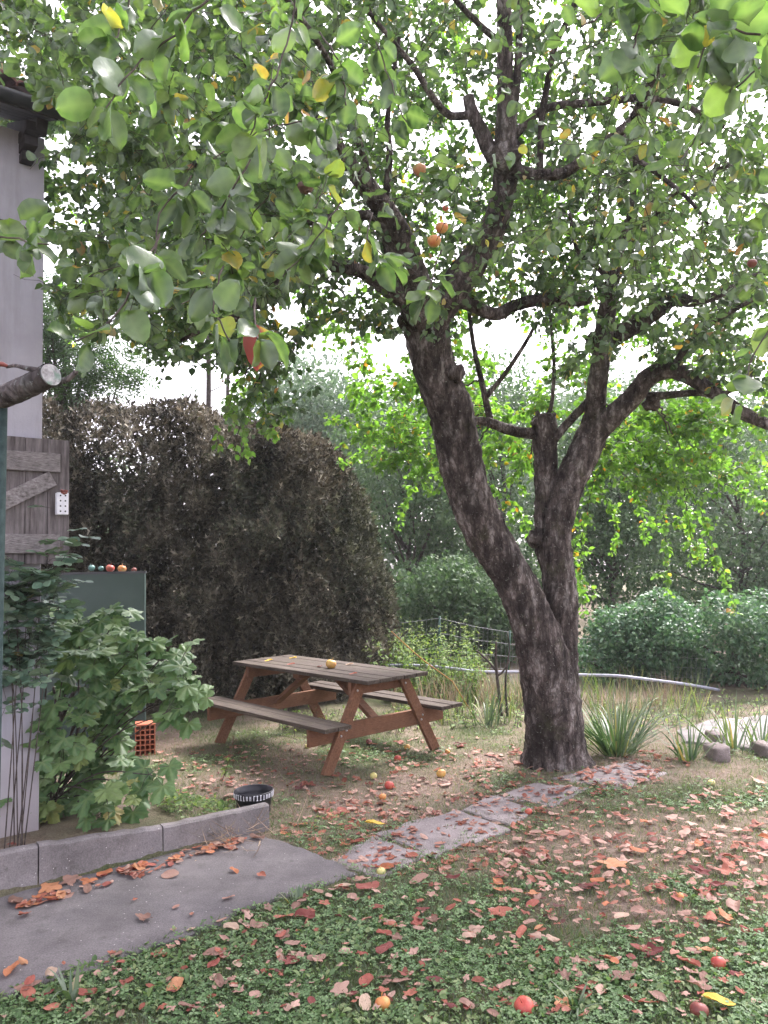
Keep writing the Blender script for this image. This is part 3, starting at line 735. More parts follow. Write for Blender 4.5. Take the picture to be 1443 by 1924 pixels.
# ------------------------------------------------------------------ black flower pot with white marks
pc = G(480, 1515, .03); pd_ = project(pc)[2]; pr = 36 * pd_ / FPX; ph = .17
pc = G(477, 1519, .02); pc[2] = gz(pc[0], pc[1]) - .01
pot = thing('flower_pot', "black plastic flower pot with white marks round its rim at the kerb end", 'flower pot', tuple(pc))
prof = [(pr * .84, 0), (pr * .88, ph * .3), (pr * .95, ph * .70), (pr * 1.0, ph * .72), (pr * 1.02, ph * .97), (pr * 1.0, ph), (pr * .96, ph * .985), (pr * .93, ph * .7), (pr * .82, ph * .3), (0.0, ph * .28)]
n = 40; V = []; a = np.arange(n) * 2 * np.pi / n
for r_, z in prof: V += [(pc[0] + r_ * math.cos(t), pc[1] + r_ * math.sin(t), pc[2] + z) for t in a]
i = np.arange(len(prof) - 1)[:, None] * n; j = np.arange(n)[None]; j2 = (j + 1) % n
under(mk('body', V, np.stack([i + j, i + j2, i + n + j2, i + n + j], -1).reshape(-1, 4), M['black']), pot)
mk_ = MB()
def mark(t, pieces):
    er = np.array([math.cos(t), math.sin(t), 0]); et = np.array([-math.sin(t), math.cos(t), 0])
    c0 = pc + er * (pr * 1.0125 + .0012) + Z3 * (ph * .845)
    ez = norm(Z3 + er * .08)
    for x, z, hx, hz in pieces: mk_.box(c0 + et * x + ez * z, et, er, ez, hx, .0018, hz)
glyph = [[(0, 0, .0026, .016), (0, .0165, .006, .0025), (0, -.0165, .006, .0025)], [(0, 0, .0026, .017), (.005, .0165, .0055, .0025)], [(-.004, 0, .002, .016), (.004, 0, .002, .016), (0, .006, .0022, .002)], [(0, 0, .0026, .016), (0, -.0165, .006, .0025)]]
for k in range(36): mark(2 * np.pi * k / 36, glyph[(k * 7 + k // 3) % 4])
under(mk_.build('white_marks', M['white']), pot)

# ------------------------------------------------------------------ leaf templates (x across, y along, z up)
def leaf_tmpl(w_=.34, fold=.10, droop=.18, wav=.0):
    ys = [0, .28, .58, .84, 1.0]; hw = [0.0, .9 * w_, w_, .62 * w_, 0]
    V = []; L = []; R = []; Mi = []
    for k, (y, h) in enumerate(zip(ys, hw)):
        z = -droop * y * y
        Mi.append(len(V)); V.append((0, y, z))
        if 0 < k < 4:
            L.append(len(V)); V.append((-h, y + .02, z + fold * h / w_ + wav * (k % 2)))
            R.append(len(V)); V.append((h, y + .02, z + fold * h / w_ - wav * (k % 2) * .6))
    F = []
    for S, flip in ((L, False), (R, True)):
        t = [(Mi[0], Mi[1], S[0]), (Mi[1], Mi[2], S[1]), (Mi[1], S[1], S[0]), (Mi[2], Mi[3], S[2]), (Mi[2], S[2], S[1]), (Mi[3], Mi[4], S[2])]
        F += [x[::-1] if flip else x for x in t]
    return np.array(V), np.array(F)[:, ::-1][:, ::-1]
def small_leaf(w_=.34, fold=.08):
    return np.array([(0, 0, 0), (-w_ * .92, .3, fold), (-w_ * .85, .66, fold * .9), (0, .5, 0), (w_ * .92, .3, fold), (w_ * .85, .66, fold * .9), (0, 1, -.12)]), np.array([(0, 3, 1), (1, 3, 2), (2, 3, 6), (0, 4, 3), (3, 4, 5), (3, 5, 6)])
class Leaves:
    """many leaves that become one mesh"""
    def __init__(s): s.V = []; s.F = []; s.A = []; s.n = 0
    def add(s, tm, pos, Y, up, scale, r):
        X, Y, Z = basis(Y, up); V, F = scatter(tm[0], tm[1], pos, X, Y, Z, scale)
        s.V.append(V); s.F.append(F + s.n); s.A.append(np.repeat(r, len(tm[0]))); s.n += len(V)
    def build(s, name, mat, parent=None, extra=None):
        return mk(name, np.concatenate(s.V), [np.concatenate(f) for f in _bywidth(s.F)], mat, parent, {'rnd': np.concatenate(s.A), **(extra or {})})
def _bywidth(fs):
    d = {}
    for f in fs: d.setdefault(f.shape[1], []).append(f)
    return list(d.values())

# ------------------------------------------------------------------ the apple tree
def traced(rows, d0, d1=None, step=.03):
    """rows of (px, py, width px[, depth]) -> xyz radius along a smooth path"""
    out = []; k = len(rows)
    for i_, r_ in enumerate(rows):
        d = r_[3] if len(r_) > 3 else d0 + ((d1 if d1 is not None else d0) - d0) * i_ / max(1, k - 1)
        out.append([*P(r_[0], r_[1], d), r_[2] / 2 * d / FPX])
    return smooth_path(out, step)
def bark_disp(amp=.10, knots=.0):
    def f(pts, r, a, N, B):
        out = r.copy(); L = np.concatenate([[0], np.cumsum(np.linalg.norm(np.diff(pts, axis=0), axis=1))])
        for i_ in range(len(pts)):
            for j_ in range(len(a)):
                c, s_ = math.cos(a[j_]), math.sin(a[j_]); R_ = r[i_, j_]
                big = noise.noise((c * 1.1 + pts[0, 0], s_ * 1.1, L[i_] * 3.0)) * .10
                lump = noise.noise((c * R_ * 16, s_ * R_ * 16 + 7, L[i_] * 13)) * .06
                ridge = abs(noise.noise((c * R_ * 55, s_ * R_ * 55, L[i_] * 15))) + .6 * abs(noise.noise((c * R_ * 110, s_ * R_ * 110 + 3, L[i_] * 42)))
                out[i_, j_] = R_ * (1 + big + lump) + min(amp * R_, .022) * (ridge - .35)
        return out
    return f
TREE = thing('apple_tree', "old forked apple tree with scaly leaning trunk and spreading leafy crown", 'tree', tuple(G(1045, 1425)))
limbs_nodes = []                                            # skeleton that twigs grow from
def limb(mb, rows, d0, d1=None, n=10, grow=True, step=.03, amp=.1, flare=None):
    q = traced(rows, d0, d1, step); r = q[:, 3].copy()
    if flare is not None: r = r * flare(q)
    mb.tube(q[:, :3], r, n, True, bark_disp(amp))
    if grow: limbs_nodes.append(np.column_stack([q[:, :3], r]))
    return q
tr = MB()
BD = 6.85
base_flare = lambda q: 1 + .28 * np.exp(-np.maximum(q[:, 2], 0) / .10) + .08 * np.exp(-np.maximum(q[:, 2], 0) / .35)
limb(tr, [(1049, 1450, 104), (1044, 1400, 101), (1036, 1340, 100), (1030, 1280, 97), (1016, 1215, 92), (996, 1160, 82), (972, 1098, 76), (940, 1045, 78), (912, 998, 77), (890, 950, 78), (872, 895, 79), (858, 830, 80), (845, 766, 84), (828, 720, 80), (812, 680, 78), (803, 630, 82), (798, 590, 90), (796, 565, 92)], BD, 6.35, 56, False, .022, .13, base_flare)
limb(tr, [(1062, 1452, 80), (1058, 1390, 76), (1054, 1330, 72), (1053, 1270, 66), (1054, 1200, 62), (1053, 1140, 64), (1050, 1077, 62), (1044, 1020, 58), (1050, 980, 55), (1060, 935, 57), (1076, 893, 58), (1095, 855, 57), (1112, 815, 55), (1119, 780, 42)], 6.86, 6.95, 44, False, .022, .13, base_flare)
limb(tr, [(1030, 1452, 50), (1024, 1410, 42), (1014, 1370, 34), (1012, 1320, 24)], 6.72, 6.8, 28, False, .025, .2)     # root buttresses
limb(tr, [(1082, 1458, 44), (1078, 1425, 38), (1070, 1380, 32), (1064, 1330, 22)], 6.7, 6.8, 28, False, .025, .2)
limb(tr, [(1036, 1085, 26), (1026, 1030, 40), (1024, 975, 40), (1027, 920, 42), (1026, 870, 44), (1023, 825, 46), (1021, 792, 48), (1020, 784, 40)], 7.0, 7.05, 32, False, .025, .2)   # the sawn stub between the stems
limb(tr, [(1004, 800, 20), (1012, 786, 16), (1008, 772, 6)], 6.98, 6.98, 10, False, .02, .2)
limb(tr, [(1030, 800, 18), (1036, 784, 15), (1044, 776, 5)], 7.0, 7.0, 10, False, .02, .2)
for kx, ky, kr, kd in ((852, 702, 20, 6.36), (1050, 1330, 22, 6.62), (1008, 1010, 18, 6.92), (905, 955, 16, 6.55), (770, 600, 22, 6.3), (1225, 757, 16, 6.8), (1118, 640, 18, 6.85), (950, 300, 32, 5.95), (748, 440, 24, 6.1)):
    c0 = P(kx, ky, kd); rr = kr * kd / FPX; m8 = 12; V = []
    for i_ in range(9):
        t = np.pi * i_ / 8
        for j_ in range(m8):
            a_ = 2 * np.pi * j_ / m8; v = np.array([math.sin(t) * math.cos(a_), math.sin(t) * math.sin(a_), math.cos(t)])
            V.append(c0 + v * rr * (1 + .5 * noise.noise(v * 2.1 + c0)))
    i = np.arange(8)[:, None] * m8; j = np.arange(m8)[None]; j2 = (j + 1) % m8
    tr.add(V, np.stack([i + j, i + j2, i + m8 + j2, i + m8 + j], -1).reshape(-1, 4)[:, ::-1])
under(tr.build('trunk', M['bark'], smooth=True), TREE)

def limb_part(*branches):
    mb = MB()
    for rows, d0, d1, n_ in branches: limb(mb, rows, d0, d1, n_, True, .03, .14)
    return under(mb.build('limb', M['bark'], smooth=True), TREE)
# upright limb that leaves the left stem to the right
limb_part(([(800, 610, 80), (828, 575, 62), (882, 502, 56), (925, 432, 50), (943, 375, 46), (950, 320, 48), (950, 278, 44), (950, 200, 32), (949, 120, 30), (948, 50, 29), (946, -40, 27), (944, -160, 22)], 6.35, 5.6, 20),
          ([(952, 300, 20), (966, 200, 16), (974, 100, 14), (978, 0, 12), (985, -120, 9)], 5.95, 5.6, 8),
          ([(944, 310, 36), (925, 290, 32), (902, 242, 27), (886, 210, 24), (880, 182, 22)], 6.0, 6.0, 12),
          ([(888, 216, 18), (845, 216, 15), (812, 182, 13), (780, 130, 11), (740, 80, 9), (690, 20, 8)], 6.0, 5.2, 8),
          ([(945, 85, 14), (900, 45, 12), (865, 10, 10), (830, -30, 8)], 5.8, 5.3, 8))
limb_part(([(948, 318, 34), (985, 324, 24), (1018, 328, 22), (1060, 325, 22), (1100, 296, 20), (1145, 262, 19), (1185, 230, 18), (1222, 188, 17), (1260, 130, 14), (1300, 60, 12)], 6.0, 5.2, 12),
          ([(952, 270, 20), (1000, 220, 15), (1040, 200, 15), (1090, 195, 14), (1160, 188, 14), (1215, 183, 12), (1290, 200, 10), (1360, 240, 8)], 6.0, 5.4, 9),
          ([(1014, 326, 14), (1018, 225, 12), (1030, 150, 12), (1042, 90, 12), (1070, 30, 11), (1095, -30, 10)], 5.95, 5.4, 8),
          ([(1165, 240, 10), (1190, 290, 9), (1240, 330, 9), (1290, 370, 8), (1330, 420, 6)], 5.7, 5.0, 7))
# limbs that leave the left stem to the left and towards the viewer
limb_part(([(796, 600, 74), (776, 545, 70), (758, 482, 66), (738, 425, 50), (702, 366, 40), (662, 316, 30), (625, 262, 24), (570, 200, 18), (510, 150, 14), (440, 110, 10)], 6.3, 4.6, 16),
          ([(735, 420, 22), (700, 405, 19), (640, 408, 19), (585, 415, 18), (525, 396, 16), (488, 368, 14), (440, 330, 12), (380, 310, 10), (300, 320, 7)], 6.15, 5.0, 10),
          ([(722, 395, 16), (728, 340, 14), (732, 285, 13), (728, 230, 11), (738, 150, 9), (750, 70, 8)], 6.1, 5.6, 8),
          ([(700, 366, 16), (670, 250, 13), (620, 120, 12), (540, 0, 11), (430, -140, 10), (300, -260, 8)], 5.8, 2.6, 8))
limb_part(([(790, 590, 60), (760, 560, 40), (722, 538, 32), (690, 515, 27), (650, 503, 24), (592, 500, 22), (542, 524, 20), (492, 564, 19), (450, 590, 15), (400, 610, 11), (340, 640, 7)], 6.2, 5.0, 12),
          ([(540, 524, 12), (480, 540, 11), (430, 535, 10), (370, 500, 9), (300, 490, 7), (210, 505, 5)], 5.6, 4.9, 7),
          ([(480, 575, 12), (470, 520, 9), (440, 460, 8), (400, 420, 6)], 5.3, 4.8, 6))
limb_part(([(840, 560, 36), (880, 570, 27), (930, 591, 25), (970, 573, 24), (1020, 563, 24), (1085, 565, 22), (1110, 560, 16)], 6.35, 6.6, 12),)
# right stem
limb_part(([(1119, 785, 42), (1122, 730, 37), (1130, 663, 36), (1137, 615, 34), (1142, 575, 32), (1150, 525, 24), (1165, 465, 19), (1185, 400, 13), (1192, 340, 11), (1196, 270, 9)], 6.93, 6.3, 14),
          ([(1135, 650, 36), (1160, 630, 34), (1200, 606, 34), (1240, 578, 32), (1265, 562, 28), (1310, 566, 20), (1370, 545, 15), (1440, 510, 12), (1520, 480, 9)], 6.9, 6.0, 14),
          ([(1150, 530, 12), (1120, 500, 10), (1085, 470, 8), (1070, 400, 7)], 6.7, 6.4, 6),
          ([(1165, 470, 12), (1220, 420, 10), (1260, 370, 9), (1320, 330, 8), (1400, 300, 7)], 6.5, 5.6, 7))
limb_part(([(1108, 830, 50), (1130, 802, 42), (1150, 784, 40), (1190, 745, 38), (1217, 710, 36), (1256, 694, 34), (1295, 708, 29), (1344, 740, 25), (1395, 776, 24), (1450, 800, 20), (1530, 830, 14)], 6.95, 6.2, 14),
          ([(1215, 745, 18), (1260, 742, 14), (1310, 738, 13), (1356, 742, 10), (1420, 700, 8)], 6.75, 6.3, 8),
          ([(1262, 694, 16), (1300, 640, 12), (1350, 600, 10), (1420, 560, 8)], 6.6, 5.8, 7))
limb_part(([(1012, 815, 26), (980, 812, 20), (950, 805, 20), (918, 794, 18), (880, 790, 14), (860, 792, 10)], 7.03, 6.85, 10),
          ([(922, 796, 14), (910, 740, 12), (898, 690, 10), (888, 640, 9), (880, 575, 7), (876, 520, 5)], 6.98, 6.9, 7),
          ([(914, 745, 10), (950, 700, 9), (985, 648, 8), (1008, 605, 6)], 6.95, 6.8, 7),
          ([(1026, 786, 10), (1036, 760, 8), (1041, 690, 7), (1036, 620, 6), (1030, 540, 5)], 7.03, 7.0, 7),
          ([(1040, 825, 20), (1062, 800, 16), (1090, 770, 16), (1118, 742, 14)], 7.0, 6.95, 9))
# a bough that comes forward over the viewer's right
limb_part(([(1185, 232, 16), (1240, 120, 14), (1290, 20, 12), (1310, -120, 11), (1330, -330, 10)], 5.5, 2.7, 7),)

# --- twigs grow from the limbs towards targets, each target ends in a spray of leaves
nodes = [np.concatenate(limbs_nodes)]
twig_paths = []
GAPS = [(600, 690, 75, 48), (725, 665, 40, 42), (905, 640, 52, 44), (985, 690, 36, 70), (955, 735, 60, 32), (1178, 690, 42, 45), (330, 715, 95, 45), (1020, 25, 30, 30), (548, 725, 40, 30), (1385, 830, 60, 22), (115, 270, 22, 26), (545, 590, 50, 30), (860, 700, 30, 40)]
def in_gap(px, py):
    g = np.zeros(np.shape(px), bool)
    for cx, cy_, rx, ry in GAPS: g |= ((px - cx) / rx) ** 2 + ((py - cy_) / ry) ** 2 < .55
    return g
TG_ = []
def zone(poly, d0, d1, k, near=False):
    q = samp(poly, k); d = rng.uniform(d0, d1, k); keep = ~in_gap(q[:, 0], q[:, 1]) | (rng.random(k) < .12)
    q, d = q[keep], d[keep]
    for (x, y), dd in zip(q, d): TG_.append((*P(x, y, dd), dd))
CROWN = [(-150, -300), (1600, -300), (1600, 830), (1400, 760), (1290, 690), (1180, 640), (1060, 760), (1000, 590), (900, 560), (840, 640), (700, 640), (560, 590), (470, 700), (330, 660), (120, 650), (60, 420), (-150, 200)]
zone(CROWN, 5.2, 7.6, 1450)
zone([(300, 300), (1443, 300), (1443, 720), (1290, 680), (1170, 620), (1000, 560), (840, 600), (700, 600), (480, 640), (300, 640)], 5.6, 8.2, 620)
zone([(640, -120), (1300, -120), (1300, 420), (1000, 520), (700, 420)], 6.4, 8.4, 480)
zone([(-100, -250), (1550, -250), (1550, 600), (1100, 560), (820, 500), (560, 520), (440, 640), (120, 640), (60, 200), (-100, 100)], 3.4, 5.4, 430)
zone([(80, -100), (760, -100), (720, 300), (640, 470), (480, 560), (200, 600), (90, 560)], 4.2, 6.0, 210)
zone([(130, -60), (560, -60), (640, 200), (660, 420), (480, 560), (380, 640), (120, 620), (170, 250)], 2.1, 3.2, 42)
zone([(1060, -80), (1500, -80), (1500, 260), (1200, 240), (1080, 120)], 2.2, 3.2, 26)
zone([(1000, 260), (1443, 260), (1443, 560), (1180, 560)], 3.2, 5.0, 60)
zone([(640, 700), (1000, 740), (1010, 900), (900, 900), (800, 930), (690, 880), (640, 800)], 7.6, 9.0, 130)
zone([(1090, 780), (1300, 760), (1443, 800), (1443, 900), (1250, 940), (1120, 900)], 7.5, 8.8, 120)
zone([(600, 590), (1130, 570), (1110, 790), (610, 790)], 7.4, 8.6, 85)
zone([(1130, 640), (1460, 640), (1460, 830), (1130, 800)], 7.4, 8.6, 60)
zone([(250, 600), (600, 590), (590, 740), (270, 720)], 6.3, 7.6, 36)
zone([(430, 640), (560, 640), (560, 800), (440, 800)], 5.4, 6.2, 20)
TG_ = np.array(TG_)
kd0 = kdtree.KDTree(len(nodes[0]))
for i_, p_ in enumerate(nodes[0]): kd0.insert(p_[:3], i_)
kd0.balance()
d_ = np.array([kd0.find(p_[:3])[2] for p_ in TG_]); order = np.argsort(d_); TG_ = TG_[order]
TWIG = MB(); NT = len(TG_); leafP = []; leafY = []; leafU = []; leafS = []; leafR = []; leafF = []
def leaf_row(path, dens, lo=0.0, s0=.058, far=False, rmax=1.0):
    """leaves along a twig path, in little rosettes"""
    L = np.concatenate([[0], np.cumsum(np.linalg.norm(np.diff(path, axis=0), axis=1))]); tot = L[-1]
    k = max(1, int((tot - lo) * dens)); t = rng.uniform(lo, tot, k) if tot > lo else np.full(k, tot)
    pos = np.stack([np.interp(t, L, path[:, c]) for c in range(3)], 1); tan = norm(np.stack([np.interp(t, L, np.gradient(path[:, c], L + np.arange(len(L)) * 1e-6)) for c in range(3)], 1))
    per = rng.integers(1, 4, k); pos = np.repeat(pos, per, 0); tan = np.repeat(tan, per, 0); m_ = len(pos)
    Y = tan * rng.uniform(.1, .8, (m_, 1)) + rnd3(m_) * .85 + np.array([0, 0, -.38]); Y = norm(Y)
    up = np.array([0, 0, 1.0]) * rng.uniform(.2, 1.1, (m_, 1)) + rnd3(m_) * .75
    leafP.append(pos + Y * rng.uniform(.008, .03, (m_, 1))); leafY.append(Y); leafU.append(up); leafS.append(s0 * rng.uniform(.62, 1.3, m_)); leafR.append(rng.random(m_) * rmax); leafF.append(np.full(m_, far))
def grow(p0, r0, p1, droop=0.0, up=.16):
    d = p1 - p0; L = np.linalg.norm(d); k = max(3, int(L / .07) + 1)
    c1 = p0 + d * .45 + Z3 * (up * L) + rnd3(1)[0] * L * .13
    t = np.linspace(0, 1, k)[:, None]
    path = (1 - t) ** 2 * p0 + 2 * t * (1 - t) * c1 + t * t * p1
    path[1:-1] += rng.normal(scale=.009, size=(k - 2, 3)); return path
nb = 14
for b_ in range(nb):
    chunk = TG_[NT * b_ // nb: NT * (b_ + 1) // nb]; allN = np.concatenate(nodes)
    kd = kdtree.KDTree(len(allN))
    for i_, p_ in enumerate(allN): kd.insert(p_[:3], i_)
    kd.balance(); new = []
    for x, y, z, dd in chunk:
        p1 = np.array([x, y, z]); c = kd.find_n(p1 - norm(p1 - np.array([.9, 6.6, 2.5])) * .18, 3); co, ix, dist = c[int(rng.integers(0, len(c)))]
        p0 = allN[ix, :3]; r0 = allN[ix, 3]
        if np.linalg.norm(p1 - p0) < .1: p1 = p0 + rnd3(1)[0] * .25
        path = grow(p0, r0, p1); L = np.linalg.norm(p1 - p0)
        rb = min(r0 * .75, .0032 + .0042 * L); rad = np.linspace(rb, .0016, len(path))
        TWIG.tube(path, rad, 4, False); new.append(np.column_stack([path[1:], rad[1:]]))
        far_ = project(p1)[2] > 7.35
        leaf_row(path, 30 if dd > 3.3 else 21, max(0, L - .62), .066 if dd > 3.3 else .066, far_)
        # a side shoot
        for q_ in range(int(rng.integers(0, 3))):
            i0 = int(rng.integers(len(path) // 3, len(path))); a0 = path[i0]; e_ = a0 + norm(rnd3(1)[0] + np.array([0, 0, -.15])) * rng.uniform(.12, .34)
            sp = grow(a0, .003, e_); TWIG.tube(sp, np.linspace(.0022, .0012, len(sp)), 3, False); leaf_row(sp, 27, .02, .06, far_)
    nodes.append(np.concatenate(new))
# hanging strands of leaves coloured as backlit on the far side and at the lower left
STR = [([(1150, 830), (1110, 930), (1092, 1040), (1096, 1150)], 7.8), ([(1180, 800), (1225, 880), (1250, 980), (1255, 1110)], 7.9), ([(1200, 830), (1300, 930), (1340, 1030), (1380, 1135)], 7.8), ([(1120, 835), (1250, 835), (1370, 890), (1450, 970)], 8.0),
       ([(1130, 860), (1180, 900), (1205, 960), (1212, 1020)], 8.2), ([(1250, 850), (1330, 890), (1400, 930), (1443, 945)], 7.8), ([(860, 830), (800, 870), (770, 920), (758, 965)], 8.0), ([(840, 790), (740, 800), (680, 850), (640, 870)], 8.2), ([(880, 880), (950, 930), (985, 975), (1000, 1010)], 7.9),
       ([(1000, 880), (930, 850), (850, 850), (790, 890)], 8.3), ([(1090, 880), (1080, 960), (1075, 1050), (1095, 1110)], 8.0), ([(485, 640), (490, 720), (505, 790), (520, 830)], 5.5), ([(470, 690), (440, 730), (420, 790)], 5.5), ([(490, 700), (460, 770), (440, 850)], 5.6), ([(1280, 850), (1290, 950), (1300, 1000), (1320, 1040)], 8.1),
       ([(1000, 840), (960, 900), (920, 930)], 8.0), ([(830, 740), (760, 770), (700, 790)], 8.1), ([(450, 590), (400, 650), (340, 665), (300, 700)], 5.0), ([(1100, 870), (1150, 960), (1160, 1020)], 8.2), ([(1150, 850), (1240, 900), (1290, 960), (1300, 1060)], 8.0)]
for pts, d in STR:
    q = smooth_path(np.array([[*P(x, y, d + .25 * k), .006 - .0012 * k] for k, (x, y) in enumerate(pts)]), .05)
    q[1:, :3] += rng.normal(scale=.008, size=(len(q) - 1, 3))
    c0 = kd0.find(q[0, :3])[0]; j_ = grow(np.array(c0), .02, q[0, :3], up=.05); TWIG.tube(j_, np.linspace(.009, .006, len(j_)), 5, False)
    TWIG.tube(q[:, :3], q[:, 3], 5, False); leaf_row(q[:, :3], 40, .05, .062, d > 5.3)
    for k in range(4, len(q), 4):
        e_ = q[k, :3] + norm(rnd3(1)[0] + np.array([0, 0, -.7])) * rng.uniform(.1, .26); sp = grow(q[k, :3], .002, e_); TWIG.tube(sp, np.linspace(.002, .0012, len(sp)), 3, False); leaf_row(sp, 36, .02, .058, d > 5.3)
# the sprays nearest to the viewer: twig polylines with big leaves
NEAR = [([(560, -40), (540, 80), (500, 180), (470, 260)], 1.95), ([(430, -40), (330, 60), (250, 130), (200, 200)], 1.75), ([(250, -60), (240, 20), (210, 80)], 1.9), ([(640, 380), (600, 440), (560, 490), (530, 520)], 2.3), ([(640, 210), (560, 230), (480, 250), (400, 300)], 2.2), ([(470, 300), (420, 380), (370, 450)], 2.0), ([(300, 440), (250, 540), (200, 610), (140, 640)], 1.7), ([(360, 330), (300, 400), (290, 480)], 1.9),
        ([(830, 470), (810, 530), (800, 560)], 2.6), ([(700, 400), (690, 450), (720, 480)], 2.3), ([(420, 500), (400, 570), (430, 640)], 1.9), ([(480, 560), (480, 610), (485, 640)], 1.8), ([(-60, 440), (20, 450), (90, 460)], 2.0), ([(-40, 400), (30, 420), (70, 440)], 2.1), ([(1180, -60), (1140, 20), (1090, 50)], 1.8), ([(1240, -60), (1200, 50), (1185, 110)], 1.9), ([(1443, -60), (1400, 30), (1340, 70), (1310, 130)], 1.7), ([(1500, 100), (1440, 120), (1390, 160)], 1.7), ([(1500, 60), (1430, 60), (1370, 50)], 1.6), ([(1480, 580), (1430, 640), (1390, 740)], 2.3), ([(1350, 180), (1300, 270), (1280, 300)], 2.2), ([(600, 60), (640, 120), (650, 200)], 2.1), ([(700, 60), (740, 170), (760, 230)], 2.6)]
NL0 = len(leafP)
for pts, d in NEAR:
    q = smooth_path(np.array([[*P(x, y, d - .06 * k), .0026 - .0003 * k] for k, (x, y) in enumerate(pts)]), .03)
    q[1:, :3] += rng.normal(scale=.0025, size=(len(q) - 1, 3))
    TWIG.tube(q[:, :3], q[:, 3], 6, False); leaf_row(q[:, :3], 25, .03, .075, False, .98)
under(TWIG.build('twigs', M['twig'], smooth=True), TREE)
LP, LY, LU, LS, LR, LF = map(np.concatenate, (leafP, leafY, leafU, leafS, leafR, leafF))
px_, py_, dd_ = project(LP)
keep = ~(in_gap(px_, py_) & (rng.random(len(LP)) < .74)) & (dd_ > 1.35)
keep &= ~((px_ < 74) & (py_ > 330) & (dd_ > 2.3))            # nothing grows through the house wall
keep &= ~((py_ > 640) & (px_ < 640) & (dd_ < 5.0) & ~((px_ > 70) & (px_ < 520) & (py_ < 730)))
core = inpoly(px_, py_, [(640, 60), (900, -50), (1120, -50), (1300, 150), (1443, 420), (1443, 620), (1150, 640), (850, 640), (700, 590), (560, 540), (560, 440), (640, 300)])
keep &= ~(core & (dd_ < 6.25) & (dd_ > 2.9) & (rng.random(len(LP)) < .74))
keep &= rng.random(len(LP)) < np.where((dd_ > 3.2) & (py_ < 420), .80, .97)
def fine_leaf(sd, w_, fold, droop):
    r_ = random.Random(sd); ny, xs = 9, (-1, -.55, 0, .55, 1); V = []; vein = []; p1, p2, cup = r_.uniform(0, 6), r_.uniform(0, 6), r_.uniform(-.08, .12); asym = r_.uniform(-.07, .07)
    for i_ in range(ny):
        y = i_ / (ny - 1); h = w_ * (math.sin(math.pi * min(1, y ** .82)) ** .62 if 0 < y < 1 else 0) * (1 + .035 * (i_ % 2))
        for x in xs:
            e = abs(x); V.append((x * h * (1 + asym * (1 if x > 0 else -1)) + .05 * math.sin(2.2 * y + p1), y + .03 * e * (y < .9), -droop * y * y + fold * e ** 1.2 + cup * e * e * y + .035 * e * math.sin(7 * y + p1 + (2 if x > 0 else 0)) + .02 * math.sin(13 * y + p2) * e)); vein.append(.55 if x == 0 else (.16 if (i_ % 2) else 0))
    F = []
    for i_ in range(ny - 1):
        for j_ in range(4):
            a = i_ * 5 + j_; F += [(a, a + 1, a + 6), (a, a + 6, a + 5)]
    return np.array(V), np.array(F), np.array(vein)
tmpls = [fine_leaf(1, .35, .10, .16), fine_leaf(2, .40, .17, .30), fine_leaf(3, .32, .06, .38), fine_leaf(4, .38, .22, .08), fine_leaf(5, .42, .03, .2), fine_leaf(6, .30, .14, -.12)]
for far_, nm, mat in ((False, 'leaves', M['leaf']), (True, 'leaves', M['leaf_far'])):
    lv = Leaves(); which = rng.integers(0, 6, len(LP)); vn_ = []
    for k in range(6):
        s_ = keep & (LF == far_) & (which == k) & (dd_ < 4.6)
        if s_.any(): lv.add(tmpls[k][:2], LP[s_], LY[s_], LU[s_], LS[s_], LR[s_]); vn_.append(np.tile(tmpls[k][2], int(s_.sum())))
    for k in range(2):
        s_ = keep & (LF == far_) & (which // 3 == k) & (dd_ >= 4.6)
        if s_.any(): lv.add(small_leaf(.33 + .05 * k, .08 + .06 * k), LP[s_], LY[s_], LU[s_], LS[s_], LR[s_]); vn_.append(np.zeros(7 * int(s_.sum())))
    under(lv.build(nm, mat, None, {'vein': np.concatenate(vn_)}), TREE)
print('apple leaves', int(keep.sum()))
# the one big red and yellow leaf that hangs below the lowest spray
def autumn_mat():
    m, nt, out = newmat("half red half yellow leaf"); tc = nt.nodes.new('ShaderNodeTexCoord'); sx = nt.nodes.new('ShaderNodeSeparateXYZ'); nt.links.new(tc.outputs['Generated'], sx.inputs[0])
    f = mathn(nt, 'ADD', sx.outputs[0], mathn(nt, 'MULTIPLY', noise_tex(nt, 30, 4), .5))
    c = ramp(nt, f, [(.72, (.30, .07, .06)), (.84, (.55, .38, .05)), (1, (.45, .42, .1))]); p = princ(nt, None, c, .6, .3); t = nt.nodes.new('ShaderNodeBsdfTranslucent'); nt.links.new(c, t.inputs[0])
    ms = nt.nodes.new('ShaderNodeMixShader'); ms.inputs[0].default_value = .35; nt.links.new(p, ms.inputs[1]); nt.links.new(t.outputs[0], ms.inputs[2]); nt.links.new(ms.outputs[0], out.inputs[0]); return m
tm = leaf_tmpl(.36, .2, .3, .03); AV = tm[0] * .105; ap = P(478, 608, 1.75); AD = norm(P(490, 690, 1.72) - ap); AX, AY, AZ = basis(AD[None], np.array([[.5, -1, .3]]))
o = mk('autumn_leaf', ap + AV[:, :1] * AX + AV[:, 1:2] * AY + AV[:, 2:] * AZ, tm[1], autumn_mat()); tag(o, "half red half yellow leaf hanging lowest"); under(o, TREE)

